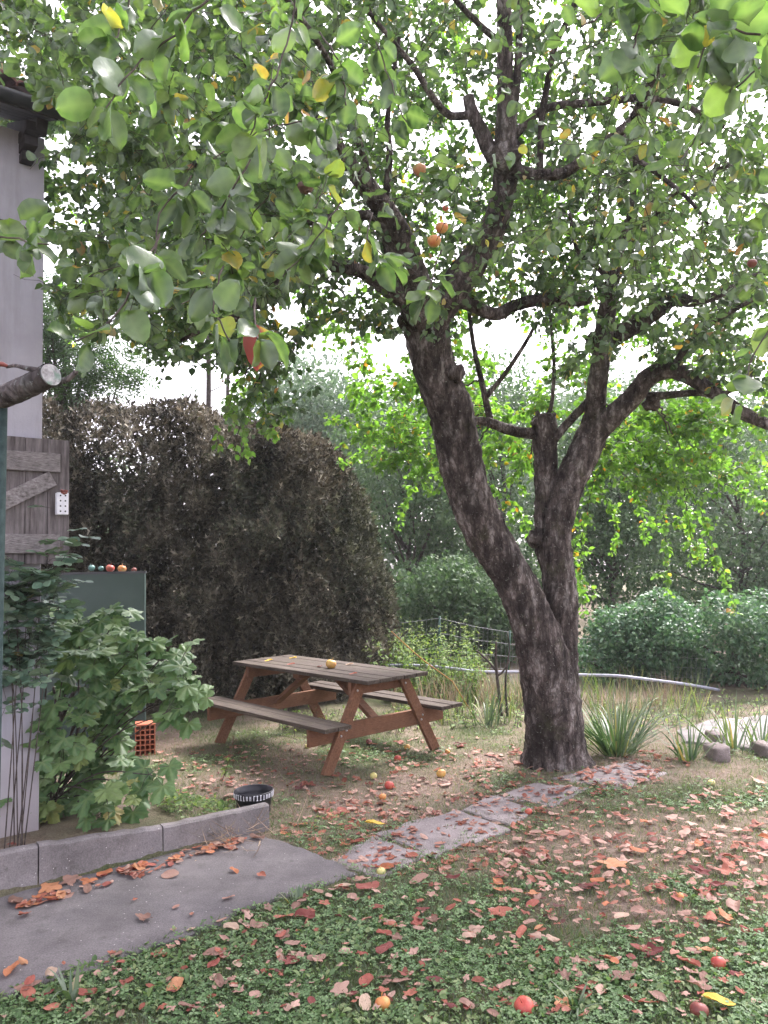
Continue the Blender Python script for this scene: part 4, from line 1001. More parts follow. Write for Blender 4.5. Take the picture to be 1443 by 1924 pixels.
# ------------------------------------------------------------------ the sawn, lichened log on its green post, close on the left
lg = thing('lichened_branch', "sawn lichen covered branch on a green stake at the left edge", 'branch', tuple(G(0, 2100)))
LGD = 2.35
mb = MB()
q = smooth_path(np.array([[*P(-190, 800, LGD + .34), .040], [*P(-60, 765, LGD + .22), .039], [*P(30, 735, LGD + .1), .037], [*P(96, 704, LGD), .0355]]), .008)
mb.tube(q[:, :3], q[:, 3], 40, False, bark_disp(.12)); M['log_bark'] = bark_mat("lichened branch bark", (.03, .026, .026), (.15, .13, .13), (.34, .34, .34), (.45, .52, .48), .3)
under(mb.build('bark', M['log_bark'], smooth=True), lg)
def end_mat():
    m, nt, out = newmat("weathered cut wood")
    n = noise_tex(nt, 60, 5, .6); n2 = noise_tex(nt, 22, 4)
    c = ramp(nt, n, [(.35, (.2, .19, .2)), (.65, (.46, .46, .47))]); c = mixc(nt, ramp(nt, n2, [(.5, (0, 0, 0)), (.6, (.7, .7, .7))]), c, (.16, .27, .21))
    princ(nt, out, c, .9, .1, bump(nt, n, .6, .004)); return m
mb = MB(); ax = norm(q[-1, :3] - q[-4, :3]); mb.tube([q[-1, :3] - ax * .01, q[-1, :3] + ax * .002], [.0348, .0335], 32); under(mb.build('cut_face', end_mat(), smooth=False), lg)
mb = MB(); q2 = smooth_path(np.array([[*P(150, 690, LGD + .02), .006], [*P(128, 712, LGD + .03), .009], [*P(105, 716, LGD + .05), .012]]), .01)
mb.tube(q2[:, :3], q2[:, 3], 8, True); 
q2 = smooth_path(np.array([[*P(74, 696, LGD - .01), .0085], [*P(50, 692, LGD + .02), .0075], [*P(28, 687, LGD + .05), .0055], [*P(12, 690, LGD + .06), .004]]), .006)
mb.tube(q2[:, :3], q2[:, 3], 10, True, bark_disp(.15)); under(mb.build('side_shoot', M['log_bark'], smooth=True), lg)
mb = MB(); q3 = smooth_path(np.array([[*P(14, 688, LGD + .055), .005], [*P(2, 684, LGD + .05), .0075], [*P(-12, 687, LGD + .06), .006], [*P(-30, 682, LGD + .07), .008], [*P(-60, 690, LGD + .07), .006]]), .004)
mb.tube(q3[:, :3], q3[:, 3], 10, True, bark_disp(.25)); under(mb.build('red_bud', A['maroon'], smooth=True), lg)
mb = MB(); s0 = P(4, 760, LGD + .15); s1 = np.array([s0[0] - .03, s0[1] + .02, 0]); mb.tube([s0, (s0 + s1) / 2, s1], [.0165, .0175, .018], 18)
M['stake'] = plain_mat("green weathered stake", (.018, .034, .033), (.045, .07, .067), 30, .8, .2, .5, .006)
under(mb.build('stake', M['stake'], smooth=True), lg)

# ------------------------------------------------------------------ the browned hedge
HD = 9.7
HT = [(20, 770), (75, 745), (120, 790), (170, 770), (230, 768), (290, 770), (350, 768), (400, 780), (440, 795), (500, 803), (550, 812), (605, 832), (655, 885), (692, 960), (710, 1045), (735, 1110), (748, 1180), (742, 1260)]
hx = np.array([p[0] for p in HT], float); hy = np.array([p[1] for p in HT], float)
hedge = thing('conifer_hedge', "tall browned clipped conifer hedge behind the picnic table", 'hedge', tuple(G(420, 1310)))
def hedge_pts(k, front):
    px = rng.uniform(10, 748, k * 2); top = np.interp(px, hx, hy) + (vn(px, px * 0, .03) - .5) * 20 - np.abs(rng.normal(size=k * 2)) * 7
    py = top + (1330 - top) * rng.random(k * 2) ** 1.05
    d = HD + 1.0 * sstep(500, 740, px) + (rng.random(k * 2) ** 1.6) * (1.25 if not front else .45) + (vn(px, py, .018, 4) - .5) * .22 + (vn(px, py * .45, .05, 6) - .5) * .62 + (vn(px, py, .13, 7) - .5) * .3
    # rounded shoulders: the top and the right end roll away from the viewer
    d += .8 * np.exp(-(py - top) / 40) + .6 * np.exp(-(748 - px) / 30)
    hole = (((px - 220) / 110) ** 2 + ((py - 840) / 60) ** 2 < 1) & (vn(px, py, .045, 9) > .5)
    keep = ~hole | (rng.random(k * 2) < .5)
    pts = P(px, py, d)[keep][:k]; return pts[pts[:, 2] > 0.02], px, py
# a spray: a flat fan of scaly fingers
SPV = np.array([(0, 0, 0), (-.10, .45, .03), (-.42, .75, .06), (-.13, .62, .0), (0, 1.05, -.06), (.13, .62, 0), (.40, .8, .05), (.10, .45, .03)])
SPF = np.array([(0, 3, 1), (1, 3, 2), (0, 5, 3), (3, 5, 4), (0, 7, 5), (7, 6, 5)])
hv = Leaves(); hg = Leaves()
for front, k, s_ in ((True, 86000, .052), (False, 66000, .10)):
    pts, _, _ = hedge_pts(k, front); n_ = len(pts)
    Y = rnd3(n_) * .8 + np.array([0, -.35, .55]); U = rnd3(n_) + np.array([0, -.8, .3]); r = np.clip(.45 + (vn(pts[:, 0], pts[:, 2], 2.2, 11) - .5) * .6 + rng.normal(scale=.22, size=n_), 0, 1)
    gmask = (vn(pts[:, 0], pts[:, 2], 1.3, 21) + .25 * sstep(-1.2, .2, pts[:, 0]) + rng.normal(scale=.16, size=n_) > .78)
    for L_, mk2 in ((hv, ~gmask), (hg, gmask)):
        L_.add((SPV, SPF), pts[mk2], Y[mk2], U[mk2], s_ * rng.uniform(.6, 1.4, mk2.sum()), r[mk2])
under(hv.build('foliage', M['hedge']), hedge); under(hg.build('foliage', M['hedge_green']), hedge)
mb = MB()
for k in range(13):
    px = 40 + k * 55 + rng.uniform(-15, 15); d = HD + .75 + .9 * float(sstep(500, 740, px)); g0 = P(px, 1300, d); g0[2] = 0; tpx = np.interp(px, hx, hy) + 60; t0 = P(px + rng.uniform(-20, 20), tpx, d + .2)
    L_ = np.linspace(0, 1, 12)[:, None]; pt = g0 + (t0 - g0) * L_ + rng.normal(scale=.035, size=(12, 3)); mb.tube(pt, np.linspace(.055, .012, 12), 6, False)
    for b_ in range(16):
        i0 = int(rng.integers(1, 11)); e_ = pt[i0] + np.array([rng.uniform(-.5, .5), rng.uniform(-.7, .2), rng.uniform(.1, .6)]); mb.tube([pt[i0], (pt[i0] + e_) / 2 + rnd3(1)[0] * .05, e_], [.012, .009, .004], 4, False)
under(mb.build('stems', M['twig'], smooth=True), hedge)

# ------------------------------------------------------------------ trees and bushes beyond
def crown_leaves(L_, lumps, k, size, tm, jit=1.0):
    """leaves in lumps (centre, radius3): thick at the skin of each lump"""
    wts = np.array([np.prod(l[1]) ** .67 for l in lumps]); cnt = (k * wts / wts.sum()).astype(int)
    for (c, r), n_ in zip(lumps, cnt):
        if n_ < 1: continue
        v = rnd3(n_); rad = rng.uniform(.35, 1.0, n_) ** .5
        sub = 1 + .30 * (vn(v[:, 0] * 2 + c[0], v[:, 2] * 2 + c[2], 1.6, 2) - .5) * 2
        pos = c + v * r * (rad * sub)[:, None]; pos = pos[pos[:, 2] > .03]; v = v[:len(pos)]; m_ = len(pos)
        Y = v * .5 + rnd3(m_) * .8 + np.array([0, 0, -.25]); U = v * .4 + Z3 * .7 + rnd3(m_) * .6
        L_.add(tm, pos, Y, U, size * rng.uniform(.6, 1.4, m_), np.clip(rng.normal(.5, .22, m_), 0, 1))
def bg_tree(name, label, cat, outline, d, depth, k, size, mat, group, lump=.7, nl=34, stem=True, tm=None):
    """a tree whose crown fills an outline seen at distance d"""
    pts = samp(outline, nl); lumps = []
    for x, y in pts:
        dd = d + rng.uniform(-.5, .5) * depth; c = P(x, y, dd); s_ = lump * rng.uniform(.65, 1.25)
        lumps.append((c, np.array([s_, s_, s_ * .75])))
    cx, cy_ = np.mean(np.asarray(outline, float), 0); base = P(cx, cy_, d); base[2] = 0
    t = thing(name, label, cat, tuple(base), group)
    L_ = Leaves(); crown_leaves(L_, lumps, k, size, tm or small_leaf(.3, .06)); under(L_.build('crown', mat), t)
    if stem:
        mb = MB(); zt2 = max(c[2] for c, _ in lumps) * .82; kk = np.linspace(0, 1, 10)[:, None]; top = np.array([base[0] + rng.uniform(-.3, .3), base[1], zt2])
        tp_ = base + (top - base) * kk + rng.normal(scale=.04, size=(10, 3)); mb.tube(tp_, np.linspace(.03 * zt2 ** .8, .02, 10), 8)
        for c, r in lumps[::2]:
            z0 = min(max(.25 * zt2, c[2] * .6), zt2 * .9); j_ = int(z0 / zt2 * 9); mb.tube([tp_[j_], (tp_[j_] + c) / 2 + rnd3(1)[0] * .1, c], [.035, .022, .008], 5, False)
        under(mb.build('trunk', M['twig'], smooth=True), t)
    return t
BGG = 'trees beyond the fence'
bg_tree('willow_tree', "pale silvery tree rising just above the hedge's right shoulder", 'tree', [(480, 780), (520, 715), (570, 700), (640, 725), (690, 780), (700, 900), (640, 950), (520, 870)], 21, 3, 15000, .12, M['wood_pale'], BGG, 1.1)
bg_tree('leafy_tree', "grey green tree filling the gap between hedge and leaning trunk", 'tree', [(640, 800), (720, 760), (820, 760), (860, 900), (900, 1080), (880, 1230), (740, 1230), (720, 1100), (660, 960)], 17, 3.5, 24000, .10, M['wood_leaf'], BGG, .85, 46)
bg_tree('leafy_tree', "grey green tree seen between the two stems of the apple tree", 'tree', [(860, 735), (930, 715), (1020, 750), (1040, 960), (1010, 1150), (930, 1200), (880, 1080), (850, 900)], 19, 3, 20000, .10, M['wood_leaf'], BGG, .95, 40)
bg_tree('leafy_tree', "dark tree directly behind the right stem and the green bush", 'tree', [(1040, 810), (1120, 760), (1200, 770), (1230, 950), (1220, 1140), (1100, 1180), (1040, 1100)], 16, 3, 20000, .09, M['wood_leaf'], BGG, .8, 40)
bg_tree('leafy_tree', "grey tree at the right edge behind the hanging bright sprays", 'tree', [(1210, 820), (1280, 770), (1360, 780), (1440, 790), (1540, 800), (1560, 1000), (1540, 1200), (1350, 1200), (1230, 1100)], 17.5, 3.5, 26000, .10, M['wood_leaf'], BGG, .95, 52)
bg_tree('willow_tree', "pale loose tree farthest back behind the right half of the crown", 'tree', [(1000, 800), (1200, 770), (1420, 740), (1700, 760), (1750, 1000), (1400, 1000), (1100, 950)], 27, 4, 16000, .16, M['wood_pale'], BGG, 1.5, 40)
bg_tree('willow_tree', "pale distant tree low behind the leaning trunk", 'tree', [(560, 790), (700, 770), (860, 770), (1020, 790), (1020, 950), (560, 980)], 28, 4, 13000, .16, M['wood_pale'], BGG, 1.5, 34)
bg_tree('green_bush', "sunlit mid green bush beyond the pipe, right of the trunk", 'bush', [(1085, 1225), (1110, 1175), (1170, 1150), (1225, 1115), (1290, 1150), (1290, 1290), (1240, 1300), (1120, 1270)], 11.6, 1.2, 17000, .062, M['bush_leaf'], 'bushes beyond the pipe', .42, 24)
bg_tree('green_bush', "dark green bush at the right edge beyond the pipe", 'bush', [(1260, 1160), (1320, 1120), (1400, 1150), (1520, 1130), (1540, 1300), (1430, 1330), (1310, 1325), (1270, 1280)], 10.9, 1.2, 17000, .062, M['bush_leaf'], 'bushes beyond the pipe', .40, 26)
bg_tree('leafy_tree', "low dark scrub between weeds and the leaning trunk", 'tree', [(740, 1080), (860, 1060), (960, 1130), (970, 1230), (850, 1240), (745, 1240)], 14, 1.6, 14000, .08, M['wood_leaf'], BGG, .5, 34)
# far wood that closes the view to both sides
fw = Leaves(); lumps = []
for x in np.arange(-46, 60, 2.4):
    for k in range(7 if x > -7 else 4):
        lumps.append((np.array([x + rng.uniform(-1, 1), 40 + rng.uniform(-4, 6), 1.6 + k * 1.5 + rng.uniform(-.5, .5)]), np.array([2.2, 2.0, 1.6])))
crown_leaves(fw, lumps, 95000, .30, small_leaf(.34, .06)); tag(fw.build('far_wood', M['wood_leaf']), "far wood closing the view behind the garden trees", None, None, 'stuff')
# thin upright trees that stand behind the hedge, and a tree with compound leaves behind the house
for (xs, d, wpx, lab) in (([(388, 1300), (390, 900), (392, 700), (388, 560), (380, 450)], 14, 11, "bare upright grey stem rising from behind the hedge, left of a thinner one"), ([(430, 1300), (430, 900), (428, 720), (436, 640), (440, 560)], 15, 8, "thinner bare grey stem just right of the upright one behind the hedge"), ([(118, 1300), (120, 900), (122, 760), (120, 640), (115, 500)], 12, 8, "dark thin stem next to the house corner")):
    q = np.array([[*P(x, y, d), wpx / 2 * d / FPX * (1 - .06 * k)] for k, (x, y) in enumerate(xs)]); q[0, 2] = 0
    q = smooth_path(q, .2); t = thing('thin_tree', lab, 'tree', tuple(q[0, :3]), 'thin stems behind the hedge'); mb = MB(); mb.tube(q[:, :3], q[:, 3], 8)
    L_ = Leaves(); 
    for k in range(9):
        i0 = int(rng.integers(len(q) // 2, len(q))); e_ = q[i0, :3] + np.array([rng.uniform(-.8, .8), rng.uniform(-.5, .5), rng.uniform(.2, .7)]); mb.tube([q[i0, :3], (q[i0, :3] + e_) / 2 - Z3 * .06, e_], [.014, .01, .004], 5, False)
        n_ = 26; pos = e_ + rng.normal(scale=.2, size=(n_, 3)); L_.add(small_leaf(.25, .05), pos, rnd3(n_) - Z3 * .5, rnd3(n_) + Z3, .075 * rng.uniform(.6, 1.3, n_), rng.random(n_))
    under(mb.build('trunk', M['twig'], smooth=True), t); under(L_.build('crown', M['ash_leaf']), t)
pin = []                                                      # a pinnate leaf: paired leaflets along a rib
PV = []; PF = []
for k in range(5):
    for s_ in (-1, 1):
        b_ = len(PV); y = .18 + .16 * k; PV += [(0, y, 0), (s_ * .16, y + .10, .03), (s_ * .36, y + .15, -.03), (s_ * .17, y + .02, .02)]; PF += [(b_, b_ + 3, b_ + 1), (b_ + 1, b_ + 3, b_ + 2)] if s_ > 0 else [(b_, b_ + 1, b_ + 3), (b_ + 1, b_ + 2, b_ + 3)]
b_ = len(PV); PV += [(0, .85, 0), (-.07, .95, .02), (0, 1.15, -.05), (.07, .95, .02)]; PF += [(b_, b_ + 3, b_ + 1), (b_ + 1, b_ + 3, b_ + 2)]
PIN = (np.array(PV), np.array(PF))
bg_tree('ash_tree', "tree with long compound leaves behind the house corner above the hedge", 'tree', [(80, 560), (160, 600), (230, 660), (250, 720), (200, 750), (150, 745), (90, 740), (60, 640)], 12.2, 1.0, 950, .30, M['ash_leaf'], BGG, .42, 30, True, PIN)

# ------------------------------------------------------------------ weeds, pipe and wire fence
def weed_patch(name, label, poly, d0, d1, k, h0, h1, mat, leafy=True, ls=.045):
    q = samp(poly, k); mbS = MB(); L_ = Leaves()
    for x, _ in q:
        d = rng.uniform(d0, d1); b_ = P(x, 1300, d); b_[2] = 0; h = h0 + (h1 - h0) * rng.random() ** 1.5; e_ = b_ + np.array([rng.normal(scale=.24 * h), rng.normal(scale=.2 * h), h]); m_ = (b_ + e_) / 2 + rng.normal(scale=.03, size=3)
        if leafy:
            mbS.tube([b_, m_, e_], [.004, .003, .0015], 3, False); n_ = int(h * 46); t = rng.random(n_)[:, None]; pos = b_ + (e_ - b_) * t + rng.normal(scale=.015, size=(n_, 3)); v = rnd3(n_) * [1, 1, .35]
            L_.add(small_leaf(.22, .05), pos, v + Z3 * rng.uniform(-.4, .4), Z3 + rnd3(n_) * .4, ls * (1.45 - .95 * t[:, 0]) * rng.uniform(.7, 1.3, n_), rng.random(n_))
        else:
            n_ = 5; pos = np.repeat(b_[None], n_, 0) + rng.normal(scale=.03, size=(n_, 3)) * [1, 1, 0]
            L_.add(BLADE, pos, np.array([0, 0, 1.0]) + rng.normal(scale=.28, size=(n_, 3)) * [1, 1, .1], rnd3(n_) * [1, 1, .2], h * rng.uniform(.7, 1.2, n_), rng.random(n_))
    o = L_.build(name, mat); tag(o, label, None, None, 'stuff')
    if leafy and mbS.V: under(mbS.build('stalks', M['twig']), o)
    return o
BLADE = (np.array([(-.012, 0, 0), (.012, 0, 0), (-.011, .4, .01), (.011, .4, .01), (-.007, .75, .06), (.007, .75, .06), (0, 1, .15)]), np.array([(0, 1, 3), (0, 3, 2), (2, 3, 5), (2, 5, 4), (4, 5, 6)]))
weed_patch('tall_weeds', "tall light green weeds along the fence behind the table", [(735, 0), (905, 0), (905, 1), (735, 1)], 9.9, 12.0, 250, .25, 1.05, M['weed'], True, .075)
weed_patch('dry_weeds', "tan dry grass in front of the pipe", [(730, 0), (1010, 0), (1010, 1), (730, 1)], 9.4, 10.6, 150, .2, .46, M['straw'], False)
weed_patch('dry_weeds', "tan dry grass right of the trunk", [(1085, 0), (1300, 0), (1300, 1), (1085, 1)], 9.0, 10.2, 80, .15, .36, M['straw'], False)
weed_patch('low_weeds', "bright low weeds behind the table's far bench", [(740, 0), (1010, 0), (1010, 1), (740, 1)], 8.3, 10.2, 170, .08, .24, M['weed'], True, .05)
weed_patch('low_weeds', "low weeds around the iris clumps", [(1080, 0), (1443, 0), (1443, 1), (1080, 1)], 7.9, 9.6, 130, .06, .3, M['weed'], True, .045)
weed_patch('thin_grass', "thin green grass standing among the weeds", [(735, 0), (1320, 0), (1320, 1), (735, 1)], 8.6, 10.8, 190, .2, .5, M['grass'], False)
weed_patch('hedge_weeds', "low green weeds in the shade under the table", [(520, 0), (760, 0), (760, 1), (520, 1)], 8.0, 9.4, 120, .06, .2, M['weed'], True, .05)
def pipe_run(rows, r):
    q = smooth_path(np.array([[*P(x, y, d), r] for x, y, d in rows]), .1); return q
mb = MB(); q = pipe_run([(640, 1252, 11.05), (735, 1250, 10.85), (800, 1251, 10.65), (850, 1256, 10.55), (900, 1262, 10.45), (980, 1263, 10.35), (1090, 1268, 10.15), (1160, 1270, 9.95), (1220, 1277, 9.85), (1290, 1286, 9.9), (1350, 1296, 10.4)], .019); mb.tube(q[:, :3], q[:, 3], 12)
tag(mb.build('water_pipe', M['pipe'], smooth=True), "long pale grey plastic pipe lying along the weeds behind the trunk", 'pipe')
mb = MB(); q = pipe_run([(700, 1246, 11.75), (760, 1245, 11.6), (820, 1248, 11.5), (870, 1257, 11.4), (920, 1266, 11.4)], .014); mb.tube(q[:, :3], q[:, 3], 8)
tag(mb.build('black_hose', M['black'], smooth=True), "thin black hose lying just above the pale pipe behind the table", 'hose')
fence = thing('wire_fence', "low wire fence with thin green steel posts among the weeds", 'fence', tuple(G(820, 1285)))
fp = []
for x, d, yt in ((690, 12.3, 1170), (823, 11.9, 1158), (955, 11.6, 1185), (1080, 11.3, 1195), (1200, 11.0, 1205), (1330, 10.7, 1220)):
    b_ = P(x, 1290, d); b_[2] = 0; t_ = P(x + 3, yt, d); fp.append((b_, t_)); mb = MB(); mb.tube([b_, (b_ + t_) / 2, t_], [.017, .017, .016], 8); under(mb.build('post', M['green_post'], smooth=True), fence)
mb = MB()
for (b0_, t0_), (b1_, t1_) in zip(fp[:-1], fp[1:]):
    for f in (.25, .5, .74, .97):
        a0 = b0_ + (t0_ - b0_) * f; a1 = b1_ + (t1_ - b1_) * f; mb.tube([a0, (a0 + a1) / 2 - Z3 * .02, a1], .0022, 3, False)
    for u in np.linspace(.05, .95, 15):
        a0 = b0_ + (b1_ - b0_) * u; a1 = t0_ + (t1_ - t0_) * u; mb.tube([a0, a1 - Z3 * .03], .0016, 3, False)
under(mb.build('mesh_wire', M['wire']), fence)
mb = MB(); q = smooth_path(np.array([[*P(735, 1186, 9.0), .007], [*P(790, 1236, 8.95), .008], [*P(850, 1280, 8.9), .007]]), .05); mb.tube(q[:, :3], q[:, 3], 6)
b_ = P(850, 1280, 8.9); 
mb.tube([b_, np.array([b_[0] + .25, b_[1] + .1, 0])], [.007, .006], 6)
tag(mb.build('leaning_cane', M['cane'], smooth=True), "thin orange cane leaning across the weeds above the table corner", 'cane')
sp = thing('dead_sapling', "bare dead sapling stems left of the trunk base", 'sapling', tuple(G(940, 1335)))
mb = MB()
for rows in ([(942, 1345, 7), (936, 1290, 6), (932, 1250, 5), (932, 1205, 3)], [(934, 1262, 5), (915, 1240, 4), (895, 1222, 3)], [(953, 1345, 5), (950, 1280, 4), (957, 1220, 3), (954, 1190, 2)], [(933, 1270, 5), (945, 1262, 4), (958, 1240, 3)]):
    q = traced(rows, 8.6); mb.tube(q[:, :3], q[:, 3], 7)
under(mb.build('stems', M['twig'], smooth=True), sp)

# ------------------------------------------------------------------ iris clumps, stones
def strap_clump(label, px, py, k, h, spread, group='iris clumps by the trunk', z=0):
    b_ = G(px, py, z); t = thing('iris_clump', label, 'iris clump', tuple(b_), group); L_ = MB(); A_ = []
    V = []; F = []; n0 = 0
    for q in range(k):
        a = rng.uniform(0, 2 * np.pi); lean = min(abs(rng.normal(scale=spread)), 1.05); hh = h * rng.uniform(.5, 1.15); w_ = rng.uniform(.007, .013); o_ = b_ + np.array([math.cos(a), math.sin(a), 0]) * rng.uniform(0, .16) * (h / .6); dr = np.array([math.cos(a), math.sin(a), 0]); sd_ = np.array([-math.sin(a + .5), math.cos(a + .5), 0])
        n_ = 9; bend = rng.uniform(.2, 1.2) if rng.random() < .35 else rng.uniform(0, .3)
        for i_ in range(n_):
            u = i_ / (n_ - 1); p_ = o_ + dr * (lean * u + bend * .35 * u ** 2.6) * hh + Z3 * (hh * (u - bend * .45 * u ** 3) * (1 - .25 * min(lean, 1)))
            p_[2] = max(p_[2], .01); ww = w_ * (1 - u ** 2.2) * (1 if u > .05 else .8)
            V += [p_ - sd_ * ww, p_ + sd_ * ww]
            if i_: F.append((n0 + 2 * i_ - 2, n0 + 2 * i_ - 1, n0 + 2 * i_ + 1, n0 + 2 * i_))
        A_ += [rng.random()] * (2 * n_); n0 += 2 * n_
    o = mk('blades', V, np.array(F), M['iris'], None, {'rnd': A_}); return under(o, t)
strap_clump("largest iris clump, arching strap leaves right against the apple trunk", 1158, 1418, 135, .68, .85)
strap_clump("small upright iris clump left of the flat field stone", 1297, 1430, 34, .50, .5)
strap_clump("thin iris clump with one yellow stalk right of the flat field stone", 1378, 1412, 24, .58, .55)
strap_clump("sparse strap leaf clump behind the trunk base on its left", 915, 1365, 26, .55, .35)
strap_clump("strap leaf clump at the right edge beyond the stones", 1432, 1405, 18, .5, .4)
strap_clump("small tuft of wide strap leaves in the clover at lower left", 133, 1885, 9, .17, .5, 'lawn weeds')
strap_clump("broad leaved dock tuft at the tip of the concrete path", 556, 1702, 10, .12, 1.0, 'lawn weeds')
strap_clump("rosette of long leaves right of the bright red apple", 1085, 1895, 14, .10, 1.4, 'lawn weeds')
def stone(label, pts, h):
    g = [G(x, y, 0) for x, y in pts]; c = np.mean(g, 0); rx = (max(p[0] for p in g) - min(p[0] for p in g)) / 2 * 1.25; ry = .13
    n, m_ = 24, 12; V = []
    for i_ in range(m_ + 1):
        t = np.pi * i_ / m_
        for j_ in range(n):
            a = 2 * np.pi * j_ / n; v = np.array([math.sin(t) * math.cos(a), math.sin(t) * math.sin(a), -math.cos(t)]); v = np.sign(v) * np.abs(v) ** .42
            k = 1 + .26 * noise.noise(v * 1.3 + c) + .10 * noise.noise(v * 5 + c); V.append(c + v * k * [rx, ry, h * .62] + [0, 0, h * .35])
    i = np.arange(m_)[:, None] * n; j = np.arange(n)[None]; j2 = (j + 1) % n; mb = MB(); mb.add(V, np.stack([i + j, i + j2, i + n + j2, i + n + j], -1).reshape(-1, 4)); return tag(mb.build('field_stone', M['stone'], smooth=True), label, 'stone', 'field stones by the gravel')
stone("flat grey field stone between two iris clumps", [(1312, 1412), (1388, 1440)], .13)
stone("grey field stone at the right edge below the gravel", [(1405, 1408), (1475, 1430)], .12)
stone("small field stone half hidden at the edge of the gravel", [(1322, 1388), (1368, 1402)], .11)

# ------------------------------------------------------------------ shrub with lobed leaves, rose
def lobed_tmpl(sd=0):
    """five toothed lobes around the stalk point, folded along the lobe veins"""
    tips = [(-2.25, .48), (-1.22, .78), (0, 1.0), (1.22, .78), (2.25, .48)]
    V = [(0, .0, 0)]; vein = [.8]
    N_ = 61
    for i_ in range(N_):
        th = -2.75 + 5.5 * i_ / (N_ - 1)
        r = .30
        for a, l in tips: r = max(r, l * max(0, 1 - abs((th - a) / 1.0) ** 1.7))
        r = max(r, .55 if abs(th) < 2.4 else .2); r *= 1 + .085 * (1 if i_ % 3 == 0 else -.5)
        nearest = min(abs(th - a) for a, _ in tips); rid = math.exp(-(nearest / .2) ** 2)
        for f in (.5, 1.0): V.append((math.sin(th) * r * f, math.cos(th) * r * f, .10 * rid * f * r - .16 * (r * f) ** 2 + .03 * math.sin(7 * th + sd))); vein.append(.55 * rid * (1.1 - .6 * f))
    F = []
    for i_ in range(N_ - 1):
        a, b, c, d = 1 + 2 * i_, 2 + 2 * i_, 3 + 2 * i_, 4 + 2 * i_; F += [(0, a, c), (a, b, d), (a, d, c)]
    return np.array(V), np.array(F)[:, ::-1], np.array(vein)
SHD = 5.25
shb = thing('lobed_shrub', "bushy shrub with large lobed yellowing leaves in front of the house corner", 'shrub', tuple(np.array([*P(150, 1500, SHD)[:2], 0])))
LT = [lobed_tmpl(0), lobed_tmpl(2)]
SHP = [(95, 1190, 8), (150, 1180, 12), (210, 1170, 16), (185, 1230, 14), (255, 1225, 16), (300, 1240, 12), (230, 1290, 18), (290, 1295, 12), (215, 1385, 10), (235, 1330, 8), (330, 1265, 9), (120, 1260, 10), (160, 1320, 10), (210, 1350, 12), (250, 1400, 9), (120, 1400, 10), (170, 1420, 14), (220, 1440, 12), (150, 1480, 14), (200, 1500, 8), (255, 1480, 7), (110, 1500, 6), (20, 1400, 8), (30, 1500, 9), (15, 1540, 6), (70, 1380, 6), (350, 1300, 4), (375, 1320, 3), (310, 1340, 4), (90, 1440, 6), (180, 1535, 3), (280, 1455, 4), (25, 1450, 8), (60, 1470, 8), (90, 1530, 8), (45, 1530, 8), (130, 1540, 6), (10, 1480, 7), (60, 1420, 7), (340, 1290, 4), (100, 1350, 6), (200, 1290, 8)]
Lv = Leaves(); vein = []; st = MB()
base = np.array([*P(95, 1540, SHD + .15)[:2], .12])
for x, y, k in SHP:
    d = SHD + rng.uniform(-.35, .3); c0 = P(x, y, d); b_ = base + np.array([rng.normal(scale=.10), rng.normal(scale=.06), 0]); mid = b_ * .45 + c0 * .55 + Z3 * .12
    q = smooth_path(np.array([[*b_, .007], [*mid, .005], [*c0, .003]]), .05); st.tube(q[:, :3], q[:, 3], 6, False)
    for n_ in range(int(k * 1.35)):
        p_ = c0 + rng.normal(scale=.085, size=3) * [1, 1, .9]; az = rng.uniform(-1.3, 1.3); ppx, ppy, _ = project(p_)
        if 238 < ppx < 312 and 1332 < ppy < 1424: continue
        Y = norm(np.array([math.sin(az) * .9, -math.cos(az) * .75, rng.uniform(-.75, .1)])); U = norm(np.array([rng.normal(scale=.3), -.55 + rng.normal(scale=.3), .9]))
        tm = LT[n_ % 2]; s_ = rng.uniform(.08, .145); Lv.add(tm[:2], p_[None], Y[None], U[None], np.array([s_]), np.array([np.clip(rng.beta(2, 3) + (.12 if y > 1380 else 0), 0, 1)])); vein.append(tm[2])
        st.tube([c0, (c0 + p_) / 2 + Z3 * .02, p_], [.0022, .0018, .0015], 4, False)
under(Lv.build('leaves', M['lobed_leaf'], None, {'vein': np.concatenate(vein)}), shb)
under(st.build('stems', M['twig'], smooth=True), shb)
mb = MB()
for rows in ([(95, 1600, 40), (92, 1520, 36), (84, 1440, 34), (78, 1385, 26), (84, 1345, 12)], [(92, 1480, 20), (105, 1400, 14), (112, 1330, 10), (126, 1290, 8)], [(96, 1390, 10), (120, 1340, 8), (138, 1302, 7), (150, 1290, 5)], [(84, 1420, 12), (60, 1395, 10), (30, 1370, 6)], [(110, 1345, 6), (104, 1310, 5), (100, 1290, 4)], [(136, 1318, 5), (140, 1284, 5)]):
    q = traced(rows, SHD + .15, None, .02); mb.tube(q[:, :3], q[:, 3], 12, True, bark_disp(.14))
under(mb.build('woody_base', M['bark'], smooth=True), shb)

